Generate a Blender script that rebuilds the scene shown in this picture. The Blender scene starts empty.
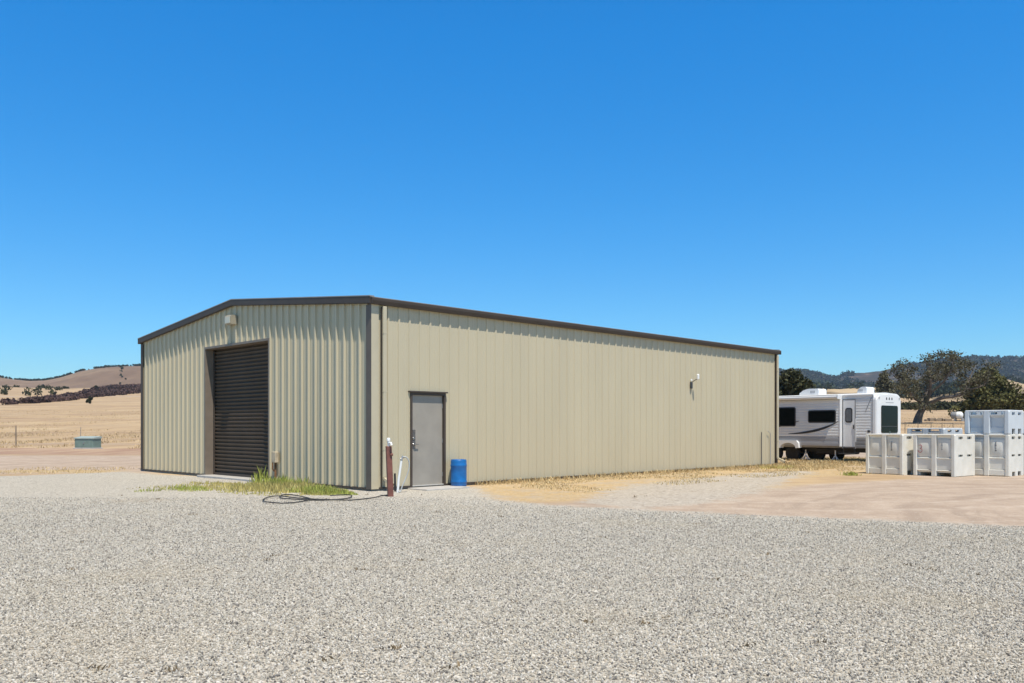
import bpy, math, random
import numpy as np
from mathutils import Vector, Matrix, noise
random.seed(7)
RNG = np.random.default_rng(11)
R = math.radians
sc = bpy.context.scene
COL = sc.collection
CAM_H = 1.4
F = 854.0
HZ = 428.0

# ------------------------------------------------------------------ materials
def M(name, col, rough=.6, metal=0., var=.08, scale=4., bump=0., bscale=60., island=0., spec=.5, stretch=None, hue2=None):
    m = bpy.data.materials.new(name); m.use_nodes = True
    nt = m.node_tree; N = nt.nodes; L = nt.links
    b = N['Principled BSDF']
    b.inputs['Roughness'].default_value = rough
    b.inputs['Metallic'].default_value = metal
    b.inputs['Specular IOR Level'].default_value = spec
    tc = N.new('ShaderNodeTexCoord')
    src = tc.outputs['Object']
    if stretch:
        mp = N.new('ShaderNodeMapping'); mp.inputs['Scale'].default_value = stretch
        L.new(src, mp.inputs['Vector']); src = mp.outputs['Vector']
    n = N.new('ShaderNodeTexNoise'); n.inputs['Scale'].default_value = scale; n.inputs['Detail'].default_value = 6
    L.new(src, n.inputs['Vector'])
    mx = N.new('ShaderNodeMix'); mx.data_type = 'RGBA'
    c2 = hue2 or tuple(min(1, c*(1+var)) for c in col)
    mx.inputs['A'].default_value = (*[c*(1-var) for c in col], 1)
    mx.inputs['B'].default_value = (*c2, 1)
    ramp = N.new('ShaderNodeMapRange'); ramp.inputs['From Min'].default_value = .3; ramp.inputs['From Max'].default_value = .7
    L.new(n.outputs['Fac'], ramp.inputs['Value']); L.new(ramp.outputs['Result'], mx.inputs['Factor'])
    out = mx.outputs['Result']
    if island:
        g = N.new('ShaderNodeNewGeometry')
        hs = N.new('ShaderNodeHueSaturation')
        mr = N.new('ShaderNodeMapRange'); mr.inputs['To Min'].default_value = 1-island; mr.inputs['To Max'].default_value = 1+island
        L.new(g.outputs['Random Per Island'], mr.inputs['Value'])
        L.new(mr.outputs['Result'], hs.inputs['Value']); L.new(out, hs.inputs['Color'])
        out = hs.outputs['Color']
    L.new(out, b.inputs['Base Color'])
    if bump:
        n2 = N.new('ShaderNodeTexNoise'); n2.inputs['Scale'].default_value = bscale; n2.inputs['Detail'].default_value = 4
        L.new(tc.outputs['Object'], n2.inputs['Vector'])
        bp = N.new('ShaderNodeBump'); bp.inputs['Strength'].default_value = bump; bp.inputs['Distance'].default_value = .02
        L.new(n2.outputs['Fac'], bp.inputs['Height']); L.new(bp.outputs['Normal'], b.inputs['Normal'])
    return m

MAT = dict(
    panel=M('tan_steel_panel', (.515,.452,.312), .5, 0, .035, 1.0, stretch=(1.2,1.2,.3), bump=.04, bscale=1.2),
    tan_trim=M('tan_trim', (.515,.452,.317), .45, 0, .05, 2),
    brown=M('brown_trim', (.062,.046,.035), .6, 0, .12, 3),
    roof=M('roof_steel', (.12,.105,.095), .4, 0, .1, 1),
    edge=M('sunlit_edge', (.27,.245,.22), .5, 0, .15, 2),  # grey roof edge, the sunlit top line put into its paler colour
    curtain=M('rollup_steel', (.085,.064,.047), .6, 0, .12, 2, stretch=(1,1,.4), spec=.15),
    door=M('grey_door_paint', (.315,.285,.24), .5, 0, .10, 2.2, bump=.03),
    steel=M('brushed_steel', (.35,.34,.33), .35, .9, .1),
    concrete=M('concrete', (.42,.40,.37), .9, 0, .12, 5, bump=.2),
    lampglass=M('lamp_lens', (.6,.55,.42), .25, 0, .05),
    lampbody=M('lamp_housing', (.34,.30,.22), .5, 0, .1),
    white=M('white_paint', (.80,.80,.78), .4, 0, .03, 2),
    rvwhite=M('rv_white', (.80,.80,.79), .3, 0, .03, 2),
    rvside=M('rv_siding', (.77,.765,.75), .4, 0, .03, 2),
    rvgrey=M('rv_grey_band', (.24,.24,.245), .4, 0, .08, 2),
    rvmid=M('rv_mid_grey', (.36,.365,.38), .4, 0, .05, 2),
    rvdark=M('dark_graphic', (.05,.05,.055), .4, 0, .1, 2),
    glass=M('tinted_glass', (.006,.009,.009), .08, 0, .1, spec=.12),
    glassgrey=M('door_glass', (.16,.17,.18), .12, 0, .2),
    rubber=M('rubber', (.018,.018,.018), .8, 0, .2, 8),
    chassis=M('black_chassis', (.02,.02,.021), .6, 0, .2, 6),
    red=M('red_lens', (.35,.02,.02), .25, 0, .1),
    binwhite=M('bin_plastic_cream', (.70,.67,.585), .5, 0, .06, 3, hue2=(.77,.745,.67)),
    binblue=M('bin_plastic_bluegrey', (.58,.62,.64), .5, 0, .05, 3),
    binmark=M('bin_mark_grey', (.16,.15,.15), .7),
    binred=M('bin_mark_red', (.28,.04,.04), .7),
    barrel=M('blue_plastic', (.008,.125,.37), .42, 0, .18, 6),
    rust=M('red_brown_primer', (.20,.075,.055), .65, 0, .2, 9, bump=.1),
    rustdark=M('rust_stain', (.22,.11,.05), .9, 0, .3, 12),
    brass=M('spigot_metal', (.45,.43,.40), .4, .6, .1),
    hose=M('black_hose', (.025,.026,.027), .5, 0, .2, 10),
    greyhose=M('grey_hose', (.42,.43,.42), .5, 0, .1),
    greenbox=M('green_enamel', (.17,.235,.20), .5, 0, .12, 4),
    greentop=M('pale_green_enamel', (.36,.42,.38), .5, 0, .1, 4),
    wood=M('weathered_wood', (.27,.21,.15), .85, 0, .2, 8, stretch=(1,1,.2)),
    wire=M('galvanised_wire', (.25,.24,.23), .6, .3, .1),
    tank=M('white_tank_steel', (.78,.78,.76), .4, 0, .04),
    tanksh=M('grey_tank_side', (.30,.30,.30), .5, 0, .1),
    bark=M('grey_bark', (.115,.095,.08), .9, 0, .35, 3, bump=.5, bscale=12),
    oakleaf=M('oak_leaf', (.095,.088,.052), .75, 0, .25, .6, island=.45, spec=.2),
    darkleaf=M('dark_oak_leaf', (.10,.096,.034), .75, 0, .25, .6, island=.45, spec=.2),
    olive=M('olive_leaf', (.06,.062,.03), .75, 0, .25, .5, island=.45, spec=.2),
    scrub=M('dry_brown_scrub', (.095,.06,.052), .9, 0, .25, .02, island=.4, spec=.1),
    shrub=M('dark_shrub_leaf', (.05,.052,.024), .85, 0, .25, .3, island=.4, spec=.1),
    farleaf=M('far_forest_leaf', (.035,.045,.024), .85, 0, .25, .01, island=.4, spec=.1),
    weed=M('green_weed', (.46,.42,.12), .7, 0, .35, 1.2, island=.35, spec=.2, hue2=(.60,.50,.20)),
    weedgreen=M('fresh_green_weed', (.35,.38,.09), .7, 0, .3, 1.5, island=.35, spec=.2),
    straw=M('dry_straw', (.52,.40,.21), .85, 0, .2, 1.2, island=.3, spec=.2),
)

# ------------------------------------------------------------------ mesh helper
class MB:
    def __init__(s): s.v=[]; s.f=[]; s.smooth=[]
    def add(s, verts, faces, smooth=False):
        o=len(s.v); s.v += [tuple(v) for v in verts]
        s.f += [tuple(i+o for i in f) for f in faces]; s.smooth += [smooth]*len(faces); return s
    def box(s, x0,y0,z0,x1,y1,z1, mat=None, bev=0.):
        if x0>x1: x0,x1=x1,x0
        if y0>y1: y0,y1=y1,y0
        if z0>z1: z0,z1=z1,z0
        vs=[(x0,y0,z0),(x1,y0,z0),(x1,y1,z0),(x0,y1,z0),(x0,y0,z1),(x1,y0,z1),(x1,y1,z1),(x0,y1,z1)]
        if bev:
            b=min(bev,(x1-x0)*.45,(y1-y0)*.45,(z1-z0)*.45)
            vs=[]; fs=[]
            # chamfered box : 24 vertices
            import itertools
            idx={}
            for sx,sy,sz in itertools.product((0,1),repeat=3):
                X=(x0,x1)[sx];Y=(y0,y1)[sy];Z=(z0,z1)[sz]
                dx=b if not sx else -b; dy=b if not sy else -b; dz=b if not sz else -b
                for a,p in enumerate(((X,Y+dy,Z+dz),(X+dx,Y,Z+dz),(X+dx,Y+dy,Z))):
                    idx[(sx,sy,sz,a)]=len(vs); vs.append(p)
            def q(*k): fs.append([idx[i] for i in k])
            for t in (0,1):
                q((t,0,0,0),(t,1,0,0),(t,1,1,0),(t,0,1,0)); q((0,t,0,1),(1,t,0,1),(1,t,1,1),(0,t,1,1)); q((0,0,t,2),(1,0,t,2),(1,1,t,2),(0,1,t,2))
            for a in (0,1):
                for c in (0,1):
                    q((a,c,0,0),(a,c,1,0),(a,c,1,1),(a,c,0,1))
                    q((a,0,c,0),(a,1,c,0),(a,1,c,2),(a,0,c,2))
                    q((0,a,c,1),(1,a,c,1),(1,a,c,2),(0,a,c,2))
            for sx,sy,sz in itertools.product((0,1),repeat=3): q((sx,sy,sz,0),(sx,sy,sz,1),(sx,sy,sz,2))
        else:
            fs=[(0,3,2,1),(4,5,6,7),(0,1,5,4),(1,2,6,5),(2,3,7,6),(3,0,4,7)]
        if mat is not None: vs=[mat@Vector(v) for v in vs]
        return s.add(vs,fs)
    def prism(s, poly, axis, a, b):
        """extrude a closed 2D polygon along axis (0,1,2) from a to b"""
        def P(u,v,w):
            return [(w,u,v),(u,w,v),(u,v,w)][axis]
        n=len(poly)
        vs=[P(u,v,a) for u,v in poly]+[P(u,v,b) for u,v in poly]
        fs=[tuple(range(n))[::-1], tuple(range(n,2*n))]+[(i,(i+1)%n,n+(i+1)%n,n+i) for i in range(n)]
        return s.add(vs,fs)
    def tube(s, pts, rad, n=8, caps=True, smooth=True):
        pts=[Vector(p) for p in pts]
        if not hasattr(rad,'__len__'): rad=[rad]*len(pts)
        vs=[];fs=[]; up=None
        for i,p in enumerate(pts):
            d=(pts[min(i+1,len(pts)-1)]-pts[max(i-1,0)])
            if d.length<1e-9: d=Vector((0,0,1))
            d.normalize()
            if up is None:
                up=Vector((0,0,1)) if abs(d.z)<.9 else Vector((1,0,0))
            a=d.cross(up)
            if a.length<1e-6: a=d.cross(Vector((0,1,0)))
            a.normalize(); bb=a.cross(d).normalized(); up=bb
            for k in range(n):
                t=2*math.pi*k/n
                vs.append(p+(a*math.cos(t)+bb*math.sin(t))*rad[i])
        for i in range(len(pts)-1):
            for k in range(n):
                fs.append((i*n+k,i*n+(k+1)%n,(i+1)*n+(k+1)%n,(i+1)*n+k))
        s.add(vs,fs,smooth)
        if caps:
            s.add(vs[:n],[tuple(range(n))]); s.add(vs[-n:],[tuple(range(n))])
        return s
    def lathe(s, prof, n=24, c=(0,0,0), axis='z', smooth=True):
        vs=[];fs=[]
        for r,h in prof:
            for k in range(n):
                t=2*math.pi*k/n; x,y=r*math.cos(t),r*math.sin(t)
                p={'z':(x,y,h),'x':(h,x,y),'y':(x,h,y)}[axis]
                vs.append((p[0]+c[0],p[1]+c[1],p[2]+c[2]))
        for i in range(len(prof)-1):
            for k in range(n): fs.append((i*n+k,i*n+(k+1)%n,(i+1)*n+(k+1)%n,(i+1)*n+k))
        s.add(vs,fs,smooth)
        m=len(prof)-1
        s.add(vs[:n],[tuple(range(n))[::-1]]); s.add(vs[m*n:],[tuple(range(n))]); return s
    def build(s, name, mat, parent=None, fixn=True):
        me=bpy.data.meshes.new(name); me.from_pydata(s.v,[],s.f)
        me.polygons.foreach_set('use_smooth', s.smooth); me.update()
        if fixn:
            import bmesh
            bm=bmesh.new(); bm.from_mesh(me); bmesh.ops.recalc_face_normals(bm,faces=bm.faces); bm.to_mesh(me); bm.free()
        me.materials.append(mat)
        o=bpy.data.objects.new(name, me); COL.objects.link(o)
        if parent is not None: o.parent=parent
        return o

def empty(name, loc, rz=0., label=None, cat=None, group=None):
    o=bpy.data.objects.new(name,None); o.empty_display_size=.2; COL.objects.link(o)
    o.location=loc; o.rotation_euler=(0,0,rz)
    tag(o,label,cat,group); return o
def tag(o,label=None,cat=None,group=None,kind=None):
    if label: o['label']=label
    if cat: o['category']=cat
    if group: o['group']=group
    if kind: o['kind']=kind
    return o
def copy_tree(o, parent=None):
    c=o.copy(); COL.objects.link(c); c.parent=parent
    for ch in list(o.children): copy_tree(ch,c)
    return c
def at(px,py,z=0.):
    y=(CAM_H-z)*F/(py-HZ); return ((px-512)/F*y, y, z)

# ------------------------------------------------------------------ terrain
def smooth(x): x=np.clip(x,0,1); return x*x*(3-2*x)
LX=[-60,0,50,100,300,500,700,900,1200,1500,2000,3000,6000]
RX=[-60,0,60,100,133,300,600,1000,1400,1800,2500,3500,4500,6000]
def ridge_left(b):
    px=b*F+512
    y=np.interp(px,[-600,-150,-60,0,12,30,45,60,80,95,110,125,143,230,330,430,560],[385,372,368,373.5,376,378,377.5,374,366.5,363.5,361.5,360.8,360.3,358,362,370,380])
    return (HZ-y)*1500/F+1.4
def ridge_right(b):
    px=b*F+512
    y=np.interp(px,[400,560,680,760,785,805,822,834,838,846,858,880,905,940,965,979,1000,1024,1200,1500,2000],[372,368,366,368,370,370,373,378,377,372,370,369.5,364,358,354.5,353.6,354.5,355.8,362,366,372])
    return (HZ-y)*3500/F+1.4
def mid_right(b):
    px=b*F+512
    y=np.interp(px,[400,700,770,790,815,840,870,900,930,960,985,1005,1024,1200],[388,388,386,386,391,395,389,386,388,385,382,383,387,386])
    return (HZ-y)*1400/F+1.4
def interp_rows(y, xs, hs):
    # smoothed piecewise-linear (average of three shifted samples)
    k=.06
    return (np.interp(y*(1-k),xs,hs)+np.interp(y,xs,hs)+np.interp(y*(1+k),xs,hs))/3
def vnoise(x,y,s,oct=4,seed=0.):
    out=np.zeros(len(x))
    flat=[noise.fractal((xx/s+seed,yy/s-seed,seed),1.,2.,oct) for xx,yy in zip(x,y)]
    return np.array(flat)
def height(x,y, rough=True):
    x=np.atleast_1d(np.asarray(x,float)); y=np.atleast_1d(np.asarray(y,float))
    yy=np.maximum(y,0); b=x/np.maximum(yy,20)
    b=np.clip(b,-1.4,1.4)
    hl=np.zeros(len(x)); hr=np.zeros(len(x))
    base_l=np.array([0,0,0,.6,8.4,19.5,33,40,52,0,80,60,40],float)
    base_r=np.array([0,0,0,.9,2.1,7,20,44,0,74,120,0,150,100],float)
    rl=ridge_left(b); rr=ridge_right(b); mr=mid_right(b)
    z0=base_l.copy(); z0[9]=0; z1=base_l.copy(); z1[9]=1
    hl=interp_rows(yy,LX,z0); wl=interp_rows(yy,LX,np.eye(13)[9]); hl=hl+wl*rl
    hr=interp_rows(yy,RX,base_r)+interp_rows(yy,RX,np.eye(14)[8])*mr+interp_rows(yy,RX,np.eye(14)[11])*rr
    t=smooth((b+.12)/.35)
    return hl*(1-t)+hr*t
def hz1(x,y): return float(height([x],[y])[0])

def build_ground():
    ys=[-60,-40,-25,-14,-7,-3]+list(np.arange(0,3.6,.6))+list(np.arange(3.8,34,.16))
    y=34.
    while y<5200: ys.append(y); y*=1.024
    ys.append(5600)
    bs=np.concatenate([np.linspace(-1.25,-.82,16)[:-1],np.linspace(-.82,.82,470),np.linspace(.82,1.25,16)[1:]])
    ys=np.array(ys); nb=len(bs); ny=len(ys)
    Y=np.repeat(ys,nb); B=np.tile(bs,ny)
    X=B*(np.maximum(Y,0)+16)+ np.where(Y<0, B*(-Y)*.5,0)
    H=height(X,Y)
    far=smooth((Y-220)/900.)
    for i in range(len(X)):
        if Y[i]>150:
            n1=noise.fractal((X[i]/170,Y[i]/260,3.3),1.,2.,5)
            H[i]+=far[i]*n1*(7 if X[i]<0 else 10)*(.18 if 1350<Y[i]<1650 and X[i]<0 else 1)
    # small undulation nearby
    near=(Y<60)
    for i in np.nonzero(near)[0]:
        H[i]+=.014*float(smooth((Y[i]-18.5)/6))*noise.noise((X[i]*.6,Y[i]*.6,1.7))
    verts=np.stack([X,Y,H],1)
    I=np.arange((ny-1)*(nb-1)); r=I//(nb-1); c=I%(nb-1); a=r*nb+c
    faces=np.stack([a,a+1,a+nb+1,a+nb],1)
    me=bpy.data.meshes.new('ground'); me.from_pydata(verts.tolist(),[],faces.tolist())
    me.polygons.foreach_set('use_smooth',[True]*len(faces)); me.update()
    # ---- surface zones (what the ground is made of)
    def attr(name,v):
        at_=me.attributes.new(name,'FLOAT','POINT'); at_.data.foreach_set('value',np.asarray(v,np.float32))
    def sd_poly(px,py,poly):
        poly=np.array(poly); d=np.full(len(px),1e9); ins=np.zeros(len(px),bool)
        n=len(poly)
        for i in range(n):
            ax,ay=poly[i]; bx,by=poly[(i+1)%n]
            ex,ey=bx-ax,by-ay; t=np.clip(((px-ax)*ex+(py-ay)*ey)/(ex*ex+ey*ey),0,1)
            d=np.minimum(d,np.hypot(px-ax-ex*t,py-ay-ey*t))
            cond=((ay>py)!=(by>py)); xi=ax+(py-ay)/np.where(by==ay,1e-9,by-ay)*ex
            ins^=cond&(px<xi)
        return np.where(ins,d,-d)
    G=[(-60,-40),(-60,24.2),(-14.4,25.0),(-12.6,27.5),(-9.2,24.8),(-2.2,19.9),(-.9,20.2),(-.35,16.9),(.9,15.4),(2.8,14.3),(5.45,13.05),(7.24,12.1),(12,9.4),(24,3.5),(60,-8),(60,-40)]
    sg=sd_poly(X,Y,G); nearz=Y<90
    attr('gravel', np.clip(.5+sg/2.0,0,1))
    # pale dirt lanes: left lane beyond the gravel and its branch, right apron in front of the bins
    def lane(pts,w,soft):
        d=np.full(len(X),1e9)
        for (ax,ay),(bx,by) in zip(pts[:-1],pts[1:]):
            ex,ey=bx-ax,by-ay; t=np.clip(((X-ax)*ex+(Y-ay)*ey)/(ex*ex+ey*ey),0,1)
            d=np.minimum(d,np.hypot(X-ax-ex*t,Y-ay-ey*t))
        return np.clip(.5+(w-d)/soft,0,1)
    dl=lane([(-80,35),(-30,35),(-14,35),(-2,48),(20,70)],8.6,3.5)
    track=lane([(-130,88),(-40,66),(0,62)],1.2,1.5)*.6
    A=[(.1,15.6),(1.0,14.2),(2.8,13.1),(5.45,11.9),(7.24,11.0),(12,8.2),(24,2.3),(60,-9.5),(60,-8),(40,36),(18,33),(12.6,29),(11.2,23.6),(8,21.5),(5.3,19.0),(3.4,18.2),(2.0,16.8)]
    A_=[(4.6,15.4),(5.3,19.0),(8,21.5),(11.2,23.6),(12.6,29),(18,33),(40,36),(60,-8),(24,3.5),(12,9.4),(7.24,12.1)]
    ap=np.clip(.5+sd_poly(X,Y,A)/1.6,0,1)
    rb=lane([(11,42),(24,46),(60,52)],5,3)
    hilltrk=lane([(-330,505),(-235,520),(-150,545),(60,600)],5,5)*np.where(X<0,1,0)
    attr('dirt', np.maximum.reduce([dl,track,ap,rb,hilltrk*.9]))
    S=[(-.95,20.6),(9.2,30.6),(10.5,34),(16,35),(12,28),(10.6,25.4),(7.5,23.7),(5.2,22.4),(3.0,20.2),(1.7,17.8),(1.0,16.3),(.1,16.3),(-.4,17.3)]
    st=np.clip(.5+sd_poly(X,Y,S)/1.3,0,1)
    fr=np.clip(.5+sd_poly(X,Y,[(-7.6,21.8),(-3.4,18.2),(-4.5,17.2),(-6.6,16.6),(-8.8,20.0),(-10.6,25.0)])/2.0,0,1)*.75
    ls=np.clip(.5+sd_poly(X,Y,[(-12.4,26.0),(-14.2,26.4),(-17.6,27.4),(-16.5,28.6),(-12.4,28.8)])/1.6,0,1)*.8
    attr('redstrip', lane([(-80,52),(-30,51),(-16,50),(-6,58)],5.5,4.0)*np.where(X<-4,1,0))
    attr('straw', np.maximum.reduce([st,fr,ls]))
    FN=[at(600,492),at(650,482),at(720,476),at(790,470.5),at(812,472),at(770,488),at(735,500),at(640,509),at(590,503)]
    attr('fines', np.clip(.5+sd_poly(X,Y,[q[:2] for q in FN])/2.2,0,1))
    far_r=smooth((X/np.maximum(Y,1)+.1)/.2)
    scr=np.zeros(len(X))
    attr('hillbrown', smooth((Y-820)/300)*(1-far_r))
    attr('forest', smooth((Y-1750)/400)*far_r + .0)
    attr('midr', smooth((Y-560)/200)*far_r)
    attr('ridgeblue', np.zeros(len(X)))
    o=bpy.data.objects.new('ground',me); COL.objects.link(o); tag(o,kind='structure')
    me.materials.append(ground_material())
    return o

def ground_material():
    m=bpy.data.materials.new('ground_surface'); m.use_nodes=True
    nt=m.node_tree; N=nt.nodes; L=nt.links; b=N['Principled BSDF']
    b.inputs['Roughness'].default_value=.95; b.inputs['Specular IOR Level'].default_value=.15
    geo=N.new('ShaderNodeNewGeometry'); P=geo.outputs['Position']
    def nz(scale,detail=5,rough=.6,vec=None):
        n=N.new('ShaderNodeTexNoise'); n.inputs['Scale'].default_value=scale; n.inputs['Detail'].default_value=detail; n.inputs['Roughness'].default_value=rough
        L.new(vec or P,n.inputs['Vector']); return n.outputs['Fac']
    def mapv(s):
        mp=N.new('ShaderNodeMapping'); mp.inputs['Scale'].default_value=s; L.new(P,mp.inputs['Vector']); return mp.outputs['Vector']
    def rng(v,a,b_,c=0.,d=1.):
        r=N.new('ShaderNodeMapRange'); r.inputs['From Min'].default_value=a; r.inputs['From Max'].default_value=b_; r.inputs['To Min'].default_value=c; r.inputs['To Max'].default_value=d
        L.new(v,r.inputs['Value']); return r.outputs['Result']
    def mix(f,a,b_):
        x=N.new('ShaderNodeMix'); x.data_type='RGBA'
        if isinstance(f,float): x.inputs['Factor'].default_value=f
        else: L.new(f,x.inputs['Factor'])
        for k,v in (('A',a),('B',b_)):
            if isinstance(v,tuple): x.inputs[k].default_value=(*v,1)
            else: L.new(v,x.inputs[k])
        return x.outputs['Result']
    def mth(op,a,b_=None):
        x=N.new('ShaderNodeMath'); x.operation=op
        for i,v in enumerate((a,b_)):
            if v is None: continue
            if isinstance(v,(int,float)): x.inputs[i].default_value=v
            else: L.new(v,x.inputs[i])
        return x.outputs[0]
    def at_(name):
        a=N.new('ShaderNodeAttribute'); a.attribute_name=name; return a.outputs['Fac']
    def mask(name,n,amt=.9,w=.12):
        v=mth('ADD',at_(name),mth('MULTIPLY',mth('SUBTRACT',n,.5),amt))
        return rng(v,.5-w,.5+w)
    def ramp(v,stops):
        r=N.new('ShaderNodeValToRGB'); e=r.color_ramp.elements
        e[0].position,e[0].color=stops[0][0],(*stops[0][1],1)
        e[1].position,e[1].color=stops[-1][0],(*stops[-1][1],1)
        for p,c in stops[1:-1]:
            k=e.new(p); k.color=(*c,1)
        L.new(v,r.inputs['Fac']); return r.outputs['Color']
    n_big=nz(.35,6); n_med=nz(2.2,6); n_fine=nz(30,4); n_vfine=nz(90,3)
    n_mix=mth('ADD',mth('ADD',mth('MULTIPLY',n_big,.25),mth('MULTIPLY',n_med,.35)),mth('MULTIPLY',nz(11,6,.7),.4))
    # dry field: patchy pale straw, stretched along the slope
    fld=nz(1,8,.65,mapv((.02,.07,.05))); fld2=nz(1,6,.7,mapv((.25,.6,.5)))
    field=ramp(fld,[(.3,(.30,.21,.135)),(.44,(.39,.285,.18)),(.54,(.47,.345,.205)),(.7,(.50,.39,.25))])
    field=mix(rng(fld2,.50,.70,0,.65),field,(.27,.175,.11))
    field=mix(rng(nz(1,7,.75,mapv((.30,.022,.1))),.48,.66,0,.6),field,(.29,.20,.13))
    field=mix(rng(nz(1,6,.7,mapv((.11,.012,.05))),.56,.70,0,.55),field,(.50,.40,.27))
    field=mix(rng(nz(6,5,.7),.55,.8,0,.45),field,(.30,.22,.14))
    # brown grazed hill
    hill=ramp(nz(1,7,.62,mapv((.012,.008,.02))),[(.3,(.15,.10,.07)),(.5,(.205,.142,.098)),(.7,(.29,.21,.14))])
    hill=mix(rng(nz(.06,6,.7),.56,.70,0,.55),hill,(.12,.105,.07))
    hill=mix(rng(nz(1,7,.75,mapv((.05,.008,.03))),.48,.66,0,.5),hill,(.15,.105,.075))
    midr=ramp(nz(1,6,.6,mapv((.012,.007,.02))),[(.32,(.10,.085,.05)),(.46,(.24,.18,.11)),(.56,(.46,.35,.21)),(.7,(.50,.39,.25))])
    forest=ramp(nz(1,6,.7,mapv((.02,.01,.02))),[(.3,(.032,.034,.025)),(.5,(.05,.045,.036)),(.60,(.09,.07,.055)),(.70,(.24,.18,.125))])
    # gravel: every stone a cell with a colour of its own
    def stones(scale):
        v=N.new('ShaderNodeTexVoronoi'); v.inputs['Scale'].default_value=scale; v.inputs['Randomness'].default_value=1
        L.new(P,v.inputs['Vector'])
        sep=N.new('ShaderNodeSeparateColor'); L.new(v.outputs['Color'],sep.inputs['Color'])
        c=ramp(sep.outputs['Red'],[(0.,(.10,.094,.088)),(.14,(.205,.19,.17)),(.30,(.36,.333,.285)),(.55,(.445,.418,.356)),(.8,(.56,.52,.45)),(1.,(.72,.69,.61))])
        c=mix(mth('MULTIPLY',rng(sep.outputs['Green'],.78,.95),.35),c,(.42,.32,.22))
        return c,v.outputs['Distance']
    # bare dirt, pinkish, with faint curved wheel marks
    vn=mapv((.12,.55,.3)); wob=nz(1,4,.5,vn)
    dirt=ramp(nz(1.1,7,.6),[(.3,(.35,.27,.205)),(.5,(.42,.33,.255)),(.7,(.49,.395,.31))])
    def arcs(cx,cy,k):
        sb=N.new('ShaderNodeVectorMath'); sb.operation='DISTANCE'; sb.inputs[1].default_value=(cx,cy,0)
        wv=N.new('ShaderNodeVectorMath'); wv.operation='ADD'; nn=N.new('ShaderNodeTexNoise'); nn.inputs['Scale'].default_value=.5; L.new(P,nn.inputs['Vector']); L.new(nn.outputs['Color'],wv.inputs[0]); L.new(P,wv.inputs[1])
        L.new(wv.outputs[0],sb.inputs[0]); n1=N.new('ShaderNodeTexNoise'); n1.noise_dimensions='1D'; n1.inputs['Scale'].default_value=k; n1.inputs['Detail'].default_value=4; n1.inputs['Roughness'].default_value=.65; L.new(sb.outputs['Value'],n1.inputs['W']); return n1.outputs['Fac']
    dirt=mix(mth('MULTIPLY',rng(arcs(13.5,12.,1.1),.50,.64),rng(n_big,.40,.55,.15,.75)),dirt,(.31,.24,.185))
    dirt=mix(mth('MULTIPLY',rng(arcs(6.,27.,1.3),.54,.66),rng(n_med,.45,.6,.1,.6)),dirt,(.52,.43,.35))
    dirt=mix(rng(wob,.55,.7,0,.22),dirt,(.36,.265,.20))
    dirt=mix(rng(nz(7,6,.75),.50,.68,0,.55),dirt,(.36,.275,.20))
    g3,d3=stones(17.); dirt=mix(rng(nz(24,2,.5),.60,.66,0,.65),dirt,g3)
    dirt=mix(rng(nz(45,3,.7),.62,.75,0,.6),dirt,(.55,.48,.40))
    straw=ramp(nz(3,6,.7),[(.3,(.41,.285,.14)),(.5,(.50,.35,.165)),(.7,(.56,.42,.235))])
    straw=mix(rng(nz(9,6,.75),.48,.66,0,.8),straw,(.34,.25,.15)); straw=mix(rng(nz(20,2,.5),.52,.60,0,.55),straw,g3)
    straw=mix(rng(nz(.9,6,.7),.50,.62,0,.65),straw,(.41,.345,.27)); straw=mix(rng(nz(3.3,7,.8),.55,.66,0,.6),straw,(.29,.20,.115))
    g1,d1=stones(46.); g2,d2=stones(75.)
    gr=mix(rng(n_med,.4,.6),g1,g2)
    gr=mix(rng(nz(.5,5,.6),.45,.75,0,.15),gr,(.38,.34,.28))
    gr=mix(rng(nz(.22,7,.65),.60,.68,0,.35),gr,(.36,.27,.18))
    col=field
    nb=nz(.01,4)
    col=mix(mask('hillbrown',nz(.012,5),.5,.3),col,hill)
    col=mix(mask('midr',nz(.012,5),.5,.3),col,midr)
    col=mix(mask('forest',nz(.006,5),.5,.3),col,forest)
    col=mix(mth('MULTIPLY',mask('redstrip',n_mix,1.6,.2),.75),col,mix(rng(nz(1,6,.7,mapv((.5,.12,.2))),.42,.6),(.30,.185,.135),(.42,.30,.215)))
    col=mix(mask('dirt',mth('ADD',mth('MULTIPLY',n_big,.55),mth('MULTIPLY',nz(1.3,6,.7),.45)),1.15,.2),col,dirt)
    col=mix(mask('straw',n_mix,2.0,.10),col,straw)
    spk=rng(nz(52,2,.5),.57,.66)
    col=mix(mth('MULTIPLY',spk,mth('MULTIPLY',mask('straw',n_mix,1.6,.2),.55)),col,(.30,.26,.21))
    fines=mix(rng(n_fine,.46,.6),(.47,.41,.34),(.34,.30,.26)); fines=mix(rng(nz(6,6,.75),.44,.64,0,.7),fines,(.37,.30,.22)); fines=mix(.55,fines,mix(rng(n_med,.42,.58),g3,g2))
    col=mix(mth('MULTIPLY',mask('fines',n_mix,2.0,.10),.9),col,fines)
    col=mix(mask('gravel',mth('ADD',mth('MULTIPLY',n_mix,.7),mth('MULTIPLY',n_fine,.3)),1.8,.10),col,gr)
    L.new(col,b.inputs['Base Color'])
    gm=mask('gravel',n_med,.9,.1)
    hgt=mth('ADD',mth('MULTIPLY',mth('SUBTRACT',.6,mth('MINIMUM',d1,.6)),gm),mth('MULTIPLY',n_fine,.5))
    bp=N.new('ShaderNodeBump'); bp.inputs['Strength'].default_value=.55; bp.inputs['Distance'].default_value=.02
    L.new(hgt,bp.inputs['Height']); L.new(bp.outputs['Normal'],b.inputs['Normal'])
    return m

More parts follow.
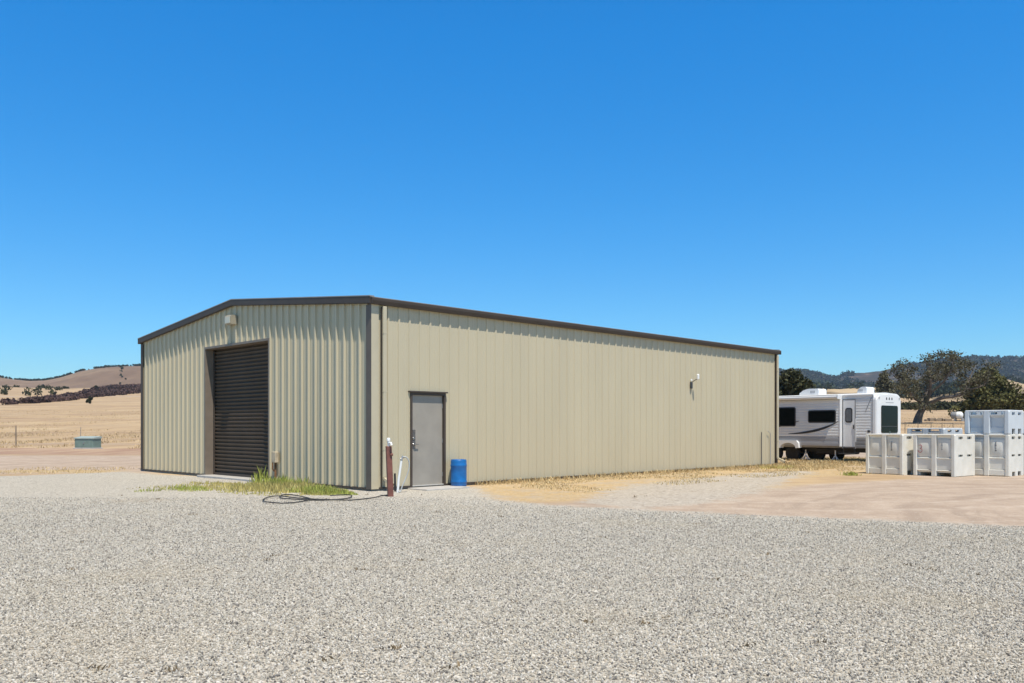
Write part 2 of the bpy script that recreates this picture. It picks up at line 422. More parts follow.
# ------------------------------------------------------------------ loose gravel stones (uncountable): geometry nodes
def build_gravel():
    poly=[(-7.5,3.2),(7.5,3.2),(9.5,10.6),(7.2,12.0),(2.8,14.2),(.4,16.2),(-2,18),(-11.5,18)]
    # triangulated sheet as emitter, with density falling with distance
    vs=[];fs=[];den=[]
    rows=np.arange(3.2,17.4,.5)
    for y in rows:
        for t in np.linspace(-1,1,13):
            lim=.66*y+1.5
            xr=lim
            # right limit of the gravel
            edge=np.interp(y,[12.1,13.05,14.3,15.4,16.9,18],[7.2,5.3,2.7,.8,-.5,-.9]) if y>12.1 else 99
            x=-lim+(t+1)/2*(min(xr,edge)+lim)
            edge_d=min(1.,max(.0,(edge-x)/1.3)) if y>12.1 else (1. if x<7 else min(1.,max(0.,(y-12.1)/-1.2)))
            vs.append((x,y,.0)); den.append(float(np.interp(y,[3.2,8,11,14,17.5],[3000,2500,1700,800,280]))*edge_d)
    n=13
    for r in range(len(rows)-1):
        for c in range(n-1):
            a=r*n+c; fs.append((a,a+1,a+n+1,a+n))
    me=bpy.data.meshes.new('gravel'); me.from_pydata(vs,[],fs); me.update()
    d=me.attributes.new('den','FLOAT','POINT'); d.data.foreach_set('value',den)
    o=bpy.data.objects.new('gravel',me); COL.objects.link(o)
    tag(o,kind='stuff'); o['label']='loose pale grey crushed stone covering the yard'; o['category']='gravel'
    m=bpy.data.materials.new('crushed_stone'); m.use_nodes=True
    N=m.node_tree.nodes; L=m.node_tree.links; b=N['Principled BSDF']; b.inputs['Roughness'].default_value=.9; b.inputs['Specular IOR Level'].default_value=.2
    oi=N.new('ShaderNodeObjectInfo'); cr=N.new('ShaderNodeValToRGB'); e=cr.color_ramp.elements
    e[0].color=(.12,.113,.105,1); e[1].color=(.66,.62,.555,1)
    for p,c in ((.10,(.205,.19,.17)),(.26,(.36,.333,.285)),(.5,(.455,.428,.368)),(.66,(.485,.42,.325)),(.74,(.50,.465,.395)),(.9,(.63,.59,.52))):
        k=e.new(p); k.color=(*c,1)
    L.new(oi.outputs['Random'],cr.inputs['Fac'])
    tc=N.new('ShaderNodeTexCoord'); nn=N.new('ShaderNodeTexNoise'); nn.inputs['Scale'].default_value=3; L.new(tc.outputs['Object'],nn.inputs['Vector'])
    hs=N.new('ShaderNodeHueSaturation'); mr=N.new('ShaderNodeMapRange'); mr.inputs['To Min'].default_value=.8; mr.inputs['To Max'].default_value=1.2
    L.new(nn.outputs['Fac'],mr.inputs['Value']); L.new(mr.outputs['Result'],hs.inputs['Value']); L.new(cr.outputs['Color'],hs.inputs['Color']); g2=N.new('ShaderNodeNewGeometry'); n3=N.new('ShaderNodeTexNoise'); n3.inputs['Scale'].default_value=.45; n3.inputs['Detail'].default_value=6
    L.new(g2.outputs['Position'],n3.inputs['Vector']); m3=N.new('ShaderNodeMapRange'); m3.inputs['From Min'].default_value=.52; m3.inputs['From Max'].default_value=.68; m3.inputs['To Max'].default_value=.32
    L.new(n3.outputs['Fac'],m3.inputs['Value']); mx=N.new('ShaderNodeMix'); mx.data_type='RGBA'; mx.inputs['B'].default_value=(.46,.39,.28,1)
    L.new(m3.outputs['Result'],mx.inputs['Factor']); L.new(hs.outputs['Color'],mx.inputs['A']); L.new(mx.outputs['Result'],b.inputs['Base Color'])
    ng=bpy.data.node_groups.new('scatter_stones','GeometryNodeTree')
    ng.interface.new_socket('Geometry',in_out='INPUT',socket_type='NodeSocketGeometry'); ng.interface.new_socket('Geometry',in_out='OUTPUT',socket_type='NodeSocketGeometry')
    n_=ng.nodes; l_=ng.links
    gi=n_.new('NodeGroupInput'); go=n_.new('NodeGroupOutput')
    dp=n_.new('GeometryNodeDistributePointsOnFaces'); na=n_.new('GeometryNodeInputNamedAttribute'); na.data_type='FLOAT'; na.inputs['Name'].default_value='den'
    l_.new(gi.outputs[0],dp.inputs['Mesh']); l_.new(na.outputs['Attribute'],dp.inputs['Density'])
    ico=n_.new('GeometryNodeMeshIcoSphere'); ico.inputs['Radius'].default_value=1; ico.inputs['Subdivisions'].default_value=2
    sp=n_.new('GeometryNodeSetPosition'); ntx=n_.new('ShaderNodeTexNoise'); ntx.inputs['Scale'].default_value=1.3
    vm=n_.new('ShaderNodeVectorMath'); vm.operation='SUBTRACT'; vm.inputs[1].default_value=(.5,.5,.5)
    vm2=n_.new('ShaderNodeVectorMath'); vm2.operation='SCALE'; vm2.inputs['Scale'].default_value=1.5
    l_.new(ntx.outputs['Color'],vm.inputs[0]); l_.new(vm.outputs[0],vm2.inputs[0]); l_.new(vm2.outputs[0],sp.inputs['Offset']); l_.new(ico.outputs['Mesh'],sp.inputs['Geometry'])
    sm=n_.new('GeometryNodeSetMaterial'); sm.inputs['Material'].default_value=m; l_.new(sp.outputs['Geometry'],sm.inputs['Geometry'])
    ip=n_.new('GeometryNodeInstanceOnPoints'); l_.new(dp.outputs['Points'],ip.inputs['Points']); l_.new(sm.outputs['Geometry'],ip.inputs['Instance'])
    rr=n_.new('FunctionNodeRandomValue'); rr.data_type='FLOAT_VECTOR'; rr.inputs['Min'].default_value=(0,0,0); rr.inputs['Max'].default_value=(6.28,6.28,6.28)
    l_.new(rr.outputs['Value'],ip.inputs['Rotation'])
    rs=n_.new('FunctionNodeRandomValue'); rs.data_type='FLOAT_VECTOR'; rs.inputs['Min'].default_value=(.004,.004,.003); rs.inputs['Max'].default_value=(.0115,.0095,.007)
    l_.new(rs.outputs['Value'],ip.inputs['Scale'])
    l_.new(ip.outputs['Instances'],go.inputs[0])
    md=o.modifiers.new('stones','NODES'); md.node_group=ng
    me.materials.append(m)
    o.location=(0,0,.004)

# ------------------------------------------------------------------ the steel building
BL, BW, BH, BR = 18.3, 12.62, 4.235, .58
def top_z(s): return BH-.02+BR*(1-abs(s-BW/2)/(BW/2))
def rib_profile(length, ribs=.305, h=.042):
    """(position, outward offset) along a wall of trapezoid-ribbed sheet"""
    pts=[(0.,0.)]; s=.10
    while s+.10<length:
        pts += [(s,0.),(s+.016,h),(s+.054,h),(s+.070,0.)]
        m=s+.072+ (ribs-.072)/2
        if m+.06<length:
            pts += [(m-.032,0.),(m-.024,.006),(m-.014,.006),(m-.006,0.),(m+.040,0.),(m+.048,.006),(m+.058,.006),(m+.066,0.)]
        s+=ribs
    pts.append((length,0.)); return pts
def sheet(mb, prof, zb, zt, P, openings=()):
    """prof along wall; zb/zt functions; P(s,out,z)->point; openings (s0,s1,z0,z1) left clear"""
    cuts=sorted({c for o in openings for c in o[:2]})
    pr=[]
    for (s0,o0),(s1,o1) in zip(prof[:-1],prof[1:]):
        pr.append((s0,o0))
        for c in cuts:
            if s0<c<s1: pr.append((c,o0+(o1-o0)*(c-s0)/(s1-s0)))
    pr.append(prof[-1])
    for (s0,o0),(s1,o1) in zip(pr[:-1],pr[1:]):
        m=(s0+s1)/2; spans=[(zb(m),None)]
        op=[o for o in openings if o[0]<m<o[1]]
        if not op: zs=[(zb(s0),zb(s1),zt(s0),zt(s1))]
        else:
            o=op[0]; zs=[(o[3],o[3],zt(s0),zt(s1))]
            if o[2]>zb(m): zs.append((zb(s0),zb(s1),o[2],o[2]))
        for a,b,c,d in zs:
            mb.add([P(s0,o0,a),P(s1,o1,b),P(s1,o1,d),P(s0,o0,c)],[(0,1,2,3)])
def build_building():
    B=empty('steel_building',(-3.1,18.9,0),R(45),'long tan ribbed steel building with brown trim and a low gable roof','building')
    DS0,DS1,DH=4.45,8.03,3.66          # roll-up door opening
    MS0,MS1,MH=1.10,2.05,2.17          # man door opening
    z0=.07
    # walls. local x = along the long wall, local y = across the gable; outside is -x (front) and -y (long side)
    mb=MB(); sheet(mb,rib_profile(BW,.305,.048),lambda s:z0,lambda s:top_z(s),lambda s,o,z:(-o,s,z),[(DS0,DS1,0,DH)])
    mb.build('front_wall',MAT['panel'],B,False)
    mb=MB(); sheet(mb,rib_profile(BL,.305,.025),lambda s:z0,lambda s:BH-.06,lambda s,o,z:(s,-o,z),[(MS0,MS1,0,MH)])
    mb.build('side_wall',MAT['panel'],B,False)
    mb=MB(); sheet(mb,rib_profile(BL),lambda s:z0,lambda s:BH-.06,lambda s,o,z:(s,BW+o,z))
    mb.build('side_wall',MAT['panel'],B,False)
    mb=MB(); sheet(mb,rib_profile(BW),lambda s:z0,lambda s:top_z(s),lambda s,o,z:(BL+o,s,z))
    mb.build('rear_wall',MAT['panel'],B,False)
    # slab and base angle
    mb=MB(); mb.box(.03,.03,-.1,BL-.03,BW-.03,.05); mb.build('floor_slab',MAT['concrete'],B)
    for q in ((-.045,-.045,.04,-.004,DS0-.06,.075),(-.045,DS1+.06,.04,-.004,BW+.045,.075),(.0,-.046,.04,MS0-.056,-.004,.076),(MS1+.056,-.046,.04,BL+.04,-.004,.076),(.0,BW+.004,.04,BL+.04,BW+.046,.076)):
        mb=MB(); mb.box(*q); mb.build('base_trim',MAT['brown'],B)
    # roof: two ribbed slopes
    mb=MB(); ov=.07
    for side in (0,1):
        prof=rib_profile(BL+2*ov)
        for (s0,o0),(s1,o1) in zip(prof[:-1],prof[1:]):
            ya,yb=(-.06,BW/2) if side==0 else (BW+.06,BW/2)
            za=BH+.022; zb=BH+.022+BR+.012
            x0,x1=s0-ov,s1-ov
            mb.add([(x0,ya,za+o0),(x1,ya,za+o1),(x1,yb,zb+o1),(x0,yb,zb+o0)],[(0,1,2,3)])
    rf=mb.build('roof',MAT['roof'],B,False)
    mb=MB(); rp=[(BW/2-.2,BH+BR+.072),(BW/2,BH+BR+.095),(BW/2+.2,BH+BR+.072),(BW/2+.2,BH+BR+.06),(BW/2,BH+BR+.08),(BW/2-.2,BH+BR+.06)]
    mb.prism(rp,0,-.09,BL+.09); mb.build('ridge_cap',MAT['roof'],rf)
    # rake trims (front and back gables)
    for xa,xb in ((-.128,-.054),(BL+.044,BL+.118)):
        mb=MB(); t=.13
        for a,b in ((-.10,BW/2),(BW+.10,BW/2)):
            za=BH+.05-BR*.012; zb=BH+.05+BR+.012
            p=[(a,za-t),(a,za+.016),(b,zb+.016),(b,zb-t)]
            mb.prism(p,0,xa,xb)
            q=[(a,za-t-.012),(a,za-t-.002),(b,zb-t-.002),(b,zb-t-.012)]
            mb.prism(q,0,xa+.012,xb-.004 if xa<0 else xb)
        mb.build('rake_trim',MAT['brown'],B)
        mb=MB()
        for a,b in ((-.10,BW/2),(BW+.10,BW/2)):
            za=BH+.068-BR*.012; zb=BH+.068+BR+.012
            mb.prism([(a,za),(a,za+.022),(b,zb+.022),(b,zb)],0,xa-.006,xb+(.05 if xa<0 else .0)); 
        mb.build('rake_edge',MAT['edge'],B)
    # gutters
    for sgn,y in ((-1,0.),(1,BW)):
        mb=MB(); y1=y+sgn*.044; y2=y+sgn*.158
        p=[(y1,BH-.10),(y1,BH+.03),(y1+sgn*.004,BH+.03),(y1+sgn*.006,BH-.09),(y2-sgn*.030,BH-.09),(y2-sgn*.004,BH-.02),(y2-sgn*.004,BH+.035),(y2,BH+.035),(y2+sgn*.004,BH+.02),(y2,BH-.025),(y2-sgn*.028,BH-.10)]
        mb.prism(p,0,-.10,BL+.10); mb.build('gutter',MAT['brown'],B)
        for xa,xb in ((-.104,-.1),(BL+.1,BL+.104)):
            mb=MB(); mb.box(xa,y1-sgn*.02,BH-.10,xb,y2+sgn*.003,BH+.037); mb.build('gutter_end_cap',MAT['brown'],B)
        mb=MB(); mb.box(-.11,y2-sgn*.002,BH+.038,BL+.11,y2-sgn*.12,BH+.050); mb.build('roof_edge',MAT['edge'],B)
    # corner trims
    def corner(x,y,sx,sy,ma,mb_,w):
        m1=MB(); m1.box(x+sx*.049,y-sy*w,.045,x+sx*.053,y+sy*.047,BH-.1); o1=m1.build('corner_trim',ma,B)
        m2=MB(); m2.box(x-sx*w,y+sy*.043,.045,x+sx*.049,y+sy*.0465,BH-.1); m2.build('corner_trim',mb_,B)
    corner(0,0,-1,-1,M('corner_brown',(.125,.10,.08),.6,0,.1),MAT['tan_trim'],.15)
    corner(0,BW,-1,1,MAT['brown'],MAT['brown'],.12)
    corner(BL,0,1,-1,MAT['tan_trim'],MAT['brown'],.13)
    corner(BL,BW,1,1,MAT['brown'],MAT['brown'],.13)
    # downspouts on the long side
    def spout(x, n='downspout'):
        m=MB(); w=.05; y0,y1=-.052,-.128
        m.box(x-w,y0,.30,x+w,y1,BH-.13,bev=.01)
        # kicked out elbow
        m.add([(x-w,y0,.30),(x+w,y0,.30),(x+w,y1,.30),(x-w,y1,.30),(x-w,y0-.30,.10),(x+w,y0-.30,.10),(x+w,y1-.28,.18),(x-w,y1-.28,.18)],[(0,1,5,4),(1,2,6,5),(2,3,7,6),(3,0,4,7)])
        o=m.build(n,MAT['tan_trim'],B,False)
        for z in (.9,2.2,3.5):
            m=MB(); m.box(x-w-.004,y0+.005,z,x+w+.004,y1-.003,z+.03); m.build('strap',MAT['tan_trim'],o)
        m=MB(); m.box(x-w-.012,-.048,.06,x-w-.001,-.085,BH-.14); m.build('edge_strip',MAT['brown'],o)
    spout(.27); spout(BL-.06)
    # roll-up door : frame, hood shade, ribbed curtain set back in the opening
    rec=.26
    m=MB()
    m.box(-.055,DS0-.06,.03,rec+.06,DS0,DH+.06); m.box(-.055,DS1,.03,rec+.06,DS1+.06,DH+.06); m.box(-.055,DS0,DH,rec+.06,DS1,DH+.06)
    m.build('door_frame',M('brown_jamb',(.20,.16,.122),.5,0,.1),B)
    D=MB(); zs=[.06]; n=int((DH-.06)/.105)
    prof=[]
    for i in range(n+1):
        z=.06+i*(DH-.02-.06)/n
        prof += [(z,0.),(z+.008,-.030),(z+.030,-.042),(z+.052,-.042),(z+.078,-.012),(z+.088,0.)]
    for (za,oa),(zb,ob) in zip(prof[:-1],prof[1:]):
        if zb>DH+.03: break
        D.add([(rec+oa,DS0,za),(rec+oa,DS1,za),(rec+ob,DS1,zb),(rec+ob,DS0,zb)],[(0,1,2,3)])
    dr=D.build('rollup_door',MAT['curtain'],B,False)
    m=MB(); m.box(rec-.065,DS0+.065,.055,rec-.045,DS1-.065,.12); m.build('bottom_bar',MAT['brown'],dr)
    for ya,yb in ((DS0+.002,DS0+.06),(DS1-.06,DS1-.002)):
        m=MB(); m.box(rec-.075,ya,.06,rec-.046,yb,DH-.01); m.build('guide_rail',MAT['brown'],dr)
    m=MB(); m.box(-.26,DS0-.1,-.02,rec,DS1+.1,.055,bev=.01); m.build('door_sill',MAT['concrete'],B)
    # man door
    m=MB(); w=.055
    m.box(MS0-w,-.05,.03,MS0,.08,MH+w); m.box(MS1,-.05,.03,MS1+w,.08,MH+w); m.box(MS0,-.05,MH,MS1,.08,MH+w)
    m.box(MS0-w-.04,-.085,MH+w,MS1+w+.04,-.0,MH+w+.03)
    m.build('door_frame',MAT['brown'],B)
    m=MB(); m.box(MS0+.004,.012,.075,MS1-.004,.055,MH-.004); dm=m.build('entry_door',MAT['door'],B)
    m=MB(); m.lathe([(.032,0),(.032,-.012),(.014,-.014),(.014,-.05)],14,(MS0+.07,.012,1.02),'y'); m.box(MS0+.06,-.05,1.01,MS0+.19,-.03,1.032,bev=.006)
    m.build('door_handle',MAT['steel'],dm)
    m=MB(); m.lathe([(.03,0),(.03,-.02),(.02,-.024)],14,(MS0+.07,.012,1.16),'y'); m.build('deadbolt',MAT['steel'],dm)
    m=MB(); m.box(MS0+.035,.006,.92,MS0+.13,.0115,1.36,bev=.002); m.build('latch_guard',M('scuffed_steel',(.15,.14,.13),.5,.4,.3,20),dm)
    for z in (.3,1.1,1.92):
        m=MB(); m.tube([(MS1-.006,.004,z-.05),(MS1-.006,.004,z+.05)],.009,8); m.build('hinge',MAT['steel'],dm)
    m=MB(); m.box(MS0,-.04,.052,MS1,.06,.074,bev=.004); m.build('threshold',M('pale_threshold',(.55,.53,.48),.4,.2),B)
    m=MB(); m.box(MS0-.15,-.75,-.05,MS1+.2,-.05,.03,bev=.01); m.build('door_step',MAT['concrete'],B)
    # wall pack lamp over the roll-up door
    m=MB(); s=6.33
    m.prism([(-.036,4.22),(-.036,4.47),(-.19,4.47),(-.22,4.43),(-.22,4.24),(-.20,4.22)],1,s-.17,s+.17); lp=m.build('wall_lamp',MAT['lampbody'],B)
    m=MB(); m.box(-.232,s-.145,4.25,-.221,s+.145,4.42,bev=.004); m.build('lens',MAT['lampglass'],lp)
    # small camera style lamp on the long wall
    m=MB(); x=12.58; m.box(x-.04,-.035,2.68,x+.04,-.08,2.90,bev=.008); m.tube([(x,-.09,2.90),(x+.05,-.17,2.96),(x+.09,-.24,3.0)],.012,8)
    sl=m.build('side_lamp',MAT['rvdark'],B)
    m=MB(); m.box(x+.05,-.20,2.97,x+.13,-.28,3.15,bev=.02); m.build('lamp_head',MAT['white'],sl)
    m=MB(); m.box(x-.03,-.035,2.93,x+.03,-.07,2.99,bev=.006); m.build('lamp_base',MAT['white'],sl)
    # conduit riser with box beside the roll-up door
    s=4.02
    m=MB(); m.box(-.05,s-.10,.52,-.15,s+.10,.80,bev=.012); ob=m.build('outlet_box',M('beige_box',(.50,.41,.28),.6,0,.2,8),B)
    m=MB(); m.tube([(-.09,s,.02),(-.09,s,.52)],.03,8); m.tube([(-.09,s+.05,.3),(-.14,s+.05,.36),(-.14,s+.05,.52)],.02,8); m.build('conduit',MAT['rustdark'],ob)
    # thin vent conduit at the far end of the long wall
    m=MB(); m.tube([(17.1,-.07,.05),(17.1,-.07,1.25)],.016,8); m.build('conduit',MAT['rvdark'],B); m=MB(); m.tube([(17.75,-.07,.05),(17.75,-.07,1.2),(17.55,-.07,1.3)],.012,8); m.build('conduit',MAT['rvmid'],B)
    return B

# ------------------------------------------------------------------ small things by the building
def build_yard_things():
    # blue drum
    t=empty('plastic_barrel',(0,0,0),0,'small blue plastic barrel standing by the grey entry door','barrel')
    m=MB(); r=.19
    prof=[(r*.80,0),(r*.97,.015),(r,.05),(r,.10),(r*1.04,.115),(r*1.04,.135),(r,.15),(r*1.0,.34),(r*1.0,.48),(r*1.04,.50),(r*1.04,.525),(r,.54),(r,.60),(r*.97,.635),(r*.93,.645)]
    m.lathe(prof,36); m.build('drum',MAT['barrel'],t)
    m=MB(); m.lathe([(r*.93,.640),(r*.96,.652),(r*.90,.652),(r*.86,.636)],36); m.lathe([(.03,.64),(.03,.66),(.02,.662)],14,(.09,0,0)); m.build('lid',MAT['barrel'],t)
    # local placement relative to the long wall: 2.62 m along, .42 m out
    v=Vector((.7071,.7071,0)); n=Vector((.7071,-.7071,0)); p=Vector((-3.1,18.9,0))+v*2.30+n*.29
    t.location=p
    # brown standpipe post with white spigot
    bx,by,_=at(390.5,496.5); 
    t=empty('standpipe_post',(bx,by,0),R(20),'red brown square post with a white spigot on top','water post')
    m=MB(); mt=Matrix.Rotation(R(-2.5),4,'Y')@Matrix.Rotation(R(1.5),4,'X')
    m.box(-.055,-.055,-.05,.055,.055,1.03,mt,bev=.006); m.build('post',MAT['rust'],t)
    m=MB(); a=mt@Vector((0,0,1.03)); m.tube([a,a+Vector((0,0,.09)),a+Vector((-.01,-.02,.13))],.024,10); m.tube([a+Vector((0,0,.07)),a+Vector((.03,-.10,.07)),a+Vector((.035,-.13,.02))],.02,10); m.box(a.x-.035,a.y-.03,a.z+.10,a.x+.03,a.y+.025,a.z+.17,bev=.012)
    m.build('spigot',MAT['white'],t)
    m=MB(); m.tube([mt@Vector((.02,-.06,.86)),mt@Vector((.07,-.075,.86))],.025,8); m.build('clamp',MAT['rust'],t)
    # white riser with a grey hose
    bx,by,_=at(397.5,492.5)
    t=empty('white_riser_pipe',(bx,by,0),R(30),'leaning white pipe with a looped grey hose beside the brown post','pipe')
    m=MB(); m.tube([(0,0,-.04),(.03,0,.30),(.09,0,.68)],.026,12); m.build('pipe',MAT['white'],t)
    m=MB(); m.tube([(.09,0,.66),(.10,0,.74),(.13,0,.79)],.022,10); m.tube([(.06,0,.73),(.16,0,.76)],.016,8); m.build('valve',MAT['brass'],t)
    m=MB(); pts=[(.12,-.02,.77),(.19,-.05,.76),(.245,-.06,.66),(.24,-.06,.50),(.18,-.05,.33),(.10,-.05,.16),(.05,-.05,.03),(0,-.06,.02)]
    m.tube(catmull(pts,5),.014,8); m.build('hose',MAT['greyhose'],t)
    bx,by,_=at(395.3,491.5)
    m=MB(); m.tube([(0,0,-.05),(-.01,.0,.40)],[.026,.022],8); o=m.build('metal_stake',MAT['chassis'],None); o.location=(bx,by,0)
    tag(o,'short dark stake in the ground between brown post and white pipe','stake')
    # black irrigation hose, lying in loops on the gravel
    pix=[(391,496.5),(384,497.5),(372,500),(352,501.5),(330,502),(312,501),(296,499.5),(279,498.2),(268,499),(263,502),(268,504.5),(285,505),(302,503.5),(310,501.5),(306,499),(292,496.8),(283,497),(280,499),(290,501),(318,502.5),(345,500),(352,498),(346,496.8),(330,497)]
    pts=[]
    for k,(x,y) in enumerate(pix):
        q=at(x,y-.6); pts.append((q[0],q[1],.016+.018*abs(math.sin(k*1.1))))
    m=MB(); m.tube(catmull(pts,6),.011,8); o=m.build('garden_hose',MAT['hose'],None)
    tag(o,'black hose lying in loops on gravel at edge of the green weeds','hose')

def catmull(pts,n):
    pts=[Vector(p) for p in pts]; out=[]
    P=[pts[0]]+pts+[pts[-1]]
    for i in range(1,len(P)-2):
        p0,p1,p2,p3=P[i-1:i+3]
        for k in range(n):
            t=k/n
            out.append(.5*((2*p1)+(-p0+p2)*t+(2*p0-5*p1+4*p2-p3)*t*t+(-p0+3*p1-3*p2+p3)*t**3))
    out.append(pts[-1]); return out

# ------------------------------------------------------------------ bins
def bin_tall(fork_y):
    """1.22 m square tall picking bin. fork_y: fork openings on the panelled faces"""
    w=1.22; h=1.22; a=w/2
    t=empty('harvest_bin',(0,0,0),0)
    m=MB(); c=.085
    core=.13
    m.box(-a+c,-a+c,core,a-c,-a+c+.02,h-.03); m.box(-a+c,a-c-.02,core,a-c,a-c,h-.03)
    m.box(-a+c,-a+c+.02,core,-a+c+.02,a-c-.02,h-.03); m.box(a-c-.02,-a+c+.02,core,a-c,a-c-.02,h-.03)
    m.box(-a+c,-a+c,core-.02,a-c,a-c,core)
    ft0=.0
    # corner posts and middle posts of the panelled faces
    for sx in (-1,1):
        for sy in (-1,1):
            m.box(sx*a,sy*a,0,sx*(a-.115),sy*(a-.10),h-.02,bev=.02)
    for sy in (-1,1):
        m.box(-.075,sy*a,0 if fork_y else .0,.075,sy*(a-.06),h-.02,bev=.018)
    # plain faces (x): pair of flat sheets with slots left open
    for sx in (-1,1):
        x1,x0=sx*(a-.004),sx*(a-.05)
        zlow=.13 if not fork_y else .02
        for (z0,z1) in ((zlow,.575),(.635,1.075),(1.155,h-.02)):
            m.box(x0,-a+.09,z0,x1,a-.09,z1)
        for (z0,z1) in ((.575,.635),(1.075,1.155)):
            for y0,y1 in ((-a+.09,-.40),(-.12,.12),(.40,a-.09)): m.box(x0,y0,z0,x1,y1,z1)
        if not fork_y:
            for y0,y1 in ((-a+.09,-.36),(-.11,.11),(.36,a-.09)): m.box(x0,y0,.0,x1,y1,.13)
    sh=m.build('shell',MAT['binwhite'],t)
    # bulged panels on the y faces
    for sy in (-1,1):
        for x0,x1 in ((-a+.115,-.075),(.075,a-.115)):
            m=MB(); 
            def Pn(u,z,d): return (x0+(x1-x0)*u, sy*(a-d), z)
            nu,nv=8,10
            vs=[];fs=[]
            for j in range(nv+1):
                for i in range(nu+1):
                    u=i/nu; v=j/nv; z=.565+v*(1.075-.565)
                    cu=1-(2*u-1)**4; bulge=(math.sin(math.pi*min(1,(1-v)*.75+.1)))*cu
                    vs.append(Pn(u,z,.056-.044*bulge))
            for j in range(nv):
                for i in range(nu): q=j*(nu+1)+i; fs.append((q,q+1,q+nu+2,q+nu+1))
            m.add(vs,fs,True)
            m.add([Pn(0,.565,.056),Pn(1,.565,.056),Pn(1,.545,.04),Pn(0,.545,.04)],[(0,1,2,3)])
            zb=.0 if not fork_y else .13
            # lower panel: framed
            m.box(x0,sy*(a-.056),.20,x1,sy*(a-.036),.505); 
            m.box(x0,sy*(a-.056),.505,x1,sy*(a-.016),.545,bev=.01)
            m.box(x0,sy*(a-.056),zb+.02,x1,sy*(a-.014),.19,bev=.012)
            m.build('panel',MAT['binwhite'],sh)
    m=MB()
    for sy in (-1,1): m.box(-a+.02,sy*(a-.003),h-.045,a-.02,sy*(a-.075),h+.0,bev=.012)
    for sx in (-1,1): m.box(sx*(a-.0035),-a+.076,h-.045,sx*(a-.075),a-.076,h+.0005,bev=.012)
    m.build('rim',MAT['binwhite'],t)
    m=MB()
    for k in (-1,0,1):
        if fork_y: m.box(k*.5-.05,-a+.12,.0,k*.5+.05,a-.12,.108)
        else: m.box(-a+.12,k*.5-.05,.0,a-.12,k*.5+.05,.108)
    m.build('runner',MAT['binwhite'],t)
    return t
def bin_low(open_band=False):
    """.70 m tall vented bin, blue grey"""
    w=1.22;h=.70;a=w/2; t=empty('harvest_bin',(0,0,0),0)
    m=MB(); c=.10
    m.box(-a+c,-a+c,.21,a-c,-a+c+.02,h-.1); m.box(-a+c,a-c-.02,.21,a-c,a-c,h-.1)
    m.box(-a+c,-a+c+.02,.21,-a+c+.02,a-c-.02,h-.1); m.box(a-c-.02,-a+c+.02,.21,a-c,a-c-.02,h-.1); m.box(-a+c,-a+c,.20,a-c,a-c,.21)
    for sx in (-1,1):
        for sy in (-1,1): m.box(sx*a,sy*a,0,sx*(a-.14),sy*(a-.13),h-.02,bev=.025)
    for sy in (-1,1):
        m.box(-.09,sy*a,0,.09,sy*(a-.10),h-.02,bev=.02)
        for x0,x1 in ((-a+.14,-.09),(.09,a-.14)):
            # sloped recess floor
            m.add([(x0,sy*(a-.02),h-.15),(x1,sy*(a-.02),h-.15),(x1,sy*(a-.10),h-.22),(x0,sy*(a-.10),h-.22)],[(0,1,2,3)])
            m.box(x0,sy*(a-.03),.0,x1,sy*(a-.07),.045)
            # top band with an oblong slot
            m.box(x0,sy*(a-.005),h-.15,x1,sy*(a-.04),h-.125); m.box(x0,sy*(a-.005),h-.045,x1,sy*(a-.04),h-.02)
            for q0,q1 in ((0,.05),(.95,1)) if open_band else ((0,.08),(.52,.80),(.94,1)): m.box(x0+(x1-x0)*q0,sy*(a-.005),h-.125,x0+(x1-x0)*q1,sy*(a-.04),h-.045)
    for sx in (-1,1):
        x1,x0=sx*(a-.004),sx*(a-.06)
        m.box(x0,-a+.12,.16,x1,a-.12,h-.14); m.box(x0,-a+.12,h-.06,x1,a-.12,h-.02)
        for y0,y1 in ((-a+.12,-.38),(-.12,.12),(.38,a-.12)): m.box(x0,y0,.0,x1,y1,.06); m.box(x0,y0,.06,x1,y1,.16); m.box(x0,y0,h-.14,x1,y1,h-.06)
    t_=m.build('shell',MAT['binblue'],t)
    m=MB()
    for sy in (-1,1): m.box(-a+.02,sy*(a-.002),h-.04,a-.02,sy*(a-.11),h,bev=.014)
    for sx in (-1,1): m.box(sx*(a-.0025),-a+.111,h-.04,sx*(a-.11),a-.111,h+.0005,bev=.014)
    m.build('rim',M('pale_bin_rim',(.68,.71,.73),.5),t)
    m=MB()
    for k in (-1,0,1): m.box(-a+.15,k*.48-.05,.05,a-.15,k*.48+.05,.198)
    m.build('runner',MAT['binblue'],t)
    return t
def marks(parent, x, z, n, mat, y=-.61+.010):
    m=MB()
    for k in range(n):
        zz=z-k*.045; w=.012+.004*((k*7)%3)
        m.box(x-w,y-.004,zz-.014,x+w,y+.02,zz+.014)
    m.box(x-.02,y-.004,z-n*.045-.03,x+.02,y+.02,z-n*.045+.01)
    return m.build('stencil_mark',mat,parent)
def glyph3(parent,x,z,mat,y):
    m=MB(); pts=[]
    for k in range(13): t=R(140-k*20); pts.append((x+.05*math.cos(t),y,z+.055+.05*math.sin(t)))
    for k in range(15): t=R(100-k*20); pts.append((x+.058*math.cos(t),y,z-.055+.06*math.sin(t)))
    m.tube(pts,.0075,6); return m.build('painted_numeral',mat,parent)
